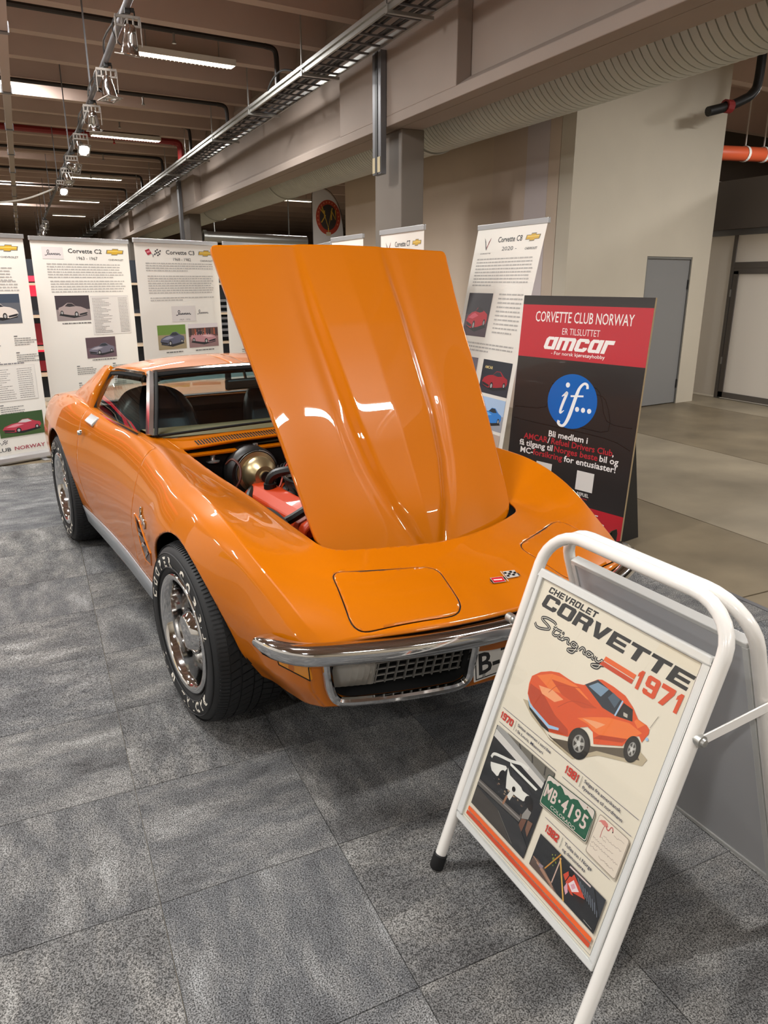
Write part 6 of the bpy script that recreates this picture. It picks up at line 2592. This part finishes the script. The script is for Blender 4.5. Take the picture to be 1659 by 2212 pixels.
# greeting card with a pink bird
q.poly(round_poly([(440, 212), (539, 209), (539, 310), (443, 312)], 7), 'b8ab9c')
q.poly(round_poly([(441, 214), (537, 211), (537, 311), (443, 313)], 7), '8d8378')
q.poly(round_poly([(442, 215), (536, 212), (536, 310), (444, 312)], 6.5), 'e6d8c9')
q.poly([(446, 295), (452, 303), (462, 308), (472, 306), (476, 300), (470, 296), (460, 296), (453, 298)], 'd8837c')
q.stroke([(470, 299), (475, 294), (480, 295), (483, 304), (487, 306), (490, 302), (492, 297)], [4, 3, 3, 2.5, 2.5, 3, 2], 'c0605f', 5)
q.stroke([(466, 297), (464, 282), (465, 266)], 1.8, 'b96a66', 3)
q.stroke([(491, 300), (491, 296)], 2.2, '2a2426')
for (x0, x1, y) in ((496, 529, 294), (472, 530, 275), (468, 486, 268), (447, 513, 256), (446, 531, 244), (445, 472, 234), (478, 529, 226)):
    rr = random.Random(int(x0 + y))
    pts = []
    x = x0
    while x < x1:
        pts.append((x, y + rr.uniform(-2.2, 2.6)))
        x += rr.uniform(1.4, 2.6)
    q.stroke(pts, .7, '8d7d74', 3)
# dismantled-car photograph
q.poly([(303, 160), (535, 158), (536, 70), (301, 72)], '26272b')
q.poly([(386, 158), (535, 158), (536, 110), (470, 132), (420, 155)], '33363d')
for k in range(9):
    q.stroke([(448 + k * 9, 146 - k * 2), (470 + k * 7.4, 126 - k * 2.2)], 1.2, '8b93a3')
q.stroke([(500, 156), (535, 108)], 3, '15171c')
q.stroke([(417, 153), (488, 154)], 4, 'd8c4c2')
q.stroke([(420, 158), (470, 157)], 2.5, '5a4a4a')
q.poly([(306, 97), (322, 101), (345, 97), (385, 81), (412, 71), (384, 72), (302, 72)], '5c4a44')
for k in range(5):
    q.stroke([(306 + k * 8, 98 - k * 3), (350 + k * 9, 90 - k * 4), (385 + k * 3, 80 - k * 2)], 2.2, ['b58a70', '8a6a5c', 'c79c84', '6e5750', 'ad8268'][k])
q.poly([(330, 96), (345, 99), (344, 90), (332, 88)], '8f7f8a')
q.poly([(407, 124), (418, 141), (436, 146), (459, 134), (486, 118), (474, 108), (445, 100), (431, 105), (420, 114)], 'd04a34')
q.poly([(429, 116), (440, 134), (464, 121), (446, 107)], 'e8d6da')
q.poly([(436, 118), (444, 128), (452, 122), (445, 112)], 'd9a0ae')
q.poly([(425, 116), (421, 100), (432, 88), (436, 98)], 'd7a3b4')
q.poly([(446, 106), (487, 119), (486, 105), (459, 100)], '2e1f1d')
q.poly([(418, 141), (436, 147), (432, 136), (424, 132)], '1d1a1c')
q.stroke([(428, 148), (419, 112)], 2.2, '1d1718')
q.stroke([(351, 97), (382, 159)], 3.2, 'c88a3a')
q.stroke([(384, 83), (386, 152)], 3.4, 'c9a79a')
q.stroke([(383, 151), (433, 71)], 4.6, 'd9a552')
for k in range(8):
    rr = random.Random(k + 40)
    q.circle(rr.uniform(358, 378), rr.uniform(120, 150), rr.uniform(1.5, 3.5), rr.choice(['6d7a3a', '9aa04a', '8a4a30']), 8)
q.text('foto', 503, 74, 521, 3, 'd8d4cf') if False else q.stroke([(500, 78), (528, 76)], 1.0, 'b5b1ab')
# double stripe along the foot
q.poly([(35, 57), (537, 60), (537, 49), (35, 46)], 'e4622c')
q.poly([(34, 43), (537, 46), (537, 35), (33, 32)], 'c64a2c')
p.build('poster_print', PRINTG, asign)
# clear cover over the poster
MB().add([(.010, YB + .010, .0075), (WP - .010, YB + .010, .0075), (WP - .010, YB + HP - .010, .0075), (.010, YB + HP - .010, .0075)], [(0, 1, 2, 3)]).build('clear_cover', glass_mat('clear_cover', (.97, .98, .97), .7), asign, clean=False)

# ------------------------------------------------------------------ beach flag with round club badge, far behind
bf = empty('beach_flag', (5.48, 15.0, 0.0))
tag(bf, 'grey beach flag with round red badge and gold letters far behind', 'flag')
out = [(0.0, .5), (0.0, 3.36), (.12, 3.42), (.30, 3.40), (.48, 3.24), (.60, 2.95), (.66, 2.5), (.68, .9), (.62, .5)]
q2 = smooth2(out[:-1], 4) + [out[-1]]
n = len(q2)
tri = tessellate_polygon([[Vector((a, b, 0)) for a, b in q2]])
MB().add([(a, 0, b) for a, b in q2], [tuple(t) for t in tri]).build('flag_cloth', mat('flag_grey', 'e6e5e8', .8), bf)
MB().tube(smooth2([(.0, 0, 0), (-.01, 0, 2.4), (.0, 0, 3.36), (.14, 0, 3.44), (.34, 0, 3.41), (.52, 0, 3.22), (.63, 0, 2.95)], 6), .006, 8).build('flag_pole', BLACKS, bf, smooth=True)
MB().lathe([(0, 0), (.25, 0), (.25, .02), (.04, .05), (.02, .12), (0, .12)], 24, 'Z', (0, 0, 0)).build('flag_base', BLACKS, bf, smooth=True)
p = Print(base=.004)
p.circle(.33, 2.90, .265, 'b5432f', 48, .33)
p.circle(.33, 2.90, .185, '3a332f', 40, .245)
for pts in ([(.20, 3.10), (.33, 2.70), (.42, 3.08)], [(.33, 2.70), (.33, 2.60)], [(.17, 3.05), (.27, 2.93), (.18, 2.80)], [(.25, 3.03), (.25, 2.9)], [(.40, 3.03), (.40, 2.85)], [(.40, 3.03), (.49, 2.86), (.49, 3.04)]):
    p.stroke(pts, .022, 'c9a23a')
p.rect(.28, 2.55, .38, 2.62, 'd6c7a8')
for i in range(16):
    a = PI * (1.15 - 1.3 * i / 15)
    x, y = .33 + .225 * math.cos(a), 2.90 + .288 * math.sin(a)
    p.rect(x - .010, y - .014, x + .010, y + .014, 'd88a5a')
p.build('flag_badge', PRINT, bf, Matrix(((1, 0, 0, 0), (0, 0, -1, 0), (0, 1, 0, 0), (0, 0, 0, 1))))

# ------------------------------------------------------------------ booth wall glimpsed between the banners
bw = empty('booth_shelf', (-1.3, 9.6, 0))
tag(bw, 'dark booth shelving with red lit panels glimpsed between the white banners', 'shelf')
DK = mat('booth_navy', '1d2530', .5)
RDL = mat('booth_red_lit', 'e0263c', .5, emit=1.2)
RDD = mat('booth_red', '9a1f30', .5)
PALE = mat('booth_wood', 'c9b49a', .6)
MB().box(-2.2, .0, 0.35, 5.2, .05, 1.9).build('back_panel', DK, bw)
for z in (.28, .62, .92, 1.27, 1.62):
    MB().box(-2.2, -.25, z, 5.2, .0, z + .025).build('shelf_board', PALE, bw)
for z0, z1, m in ((1.50, 1.62, RDL), (1.66, 1.72, RDL), (.96, 1.2, RDD), (.88, .92, RDL), (.66, .78, RDD)):
    MB().box(-2.2, -.02, z0, 2.0, .0, z1).build('sign_strip', m, bw)
for x in (-2.2, 0.2, 2.6, 5.15):
    MB().box(x, -.25, 0, x + .04, .05, 2.1).build('upright', DSTEEL, bw)
MB().box(-2.2, -.24, .0, 5.2, .0, .28).build('plinth', PALE, bw)
for i in range(7):
    MB().box(2.7, -.2, 1.0 + i * .07, 4.9, -.02, 1.03 + i * .07).build('folder_stack', DSTEEL, bw)
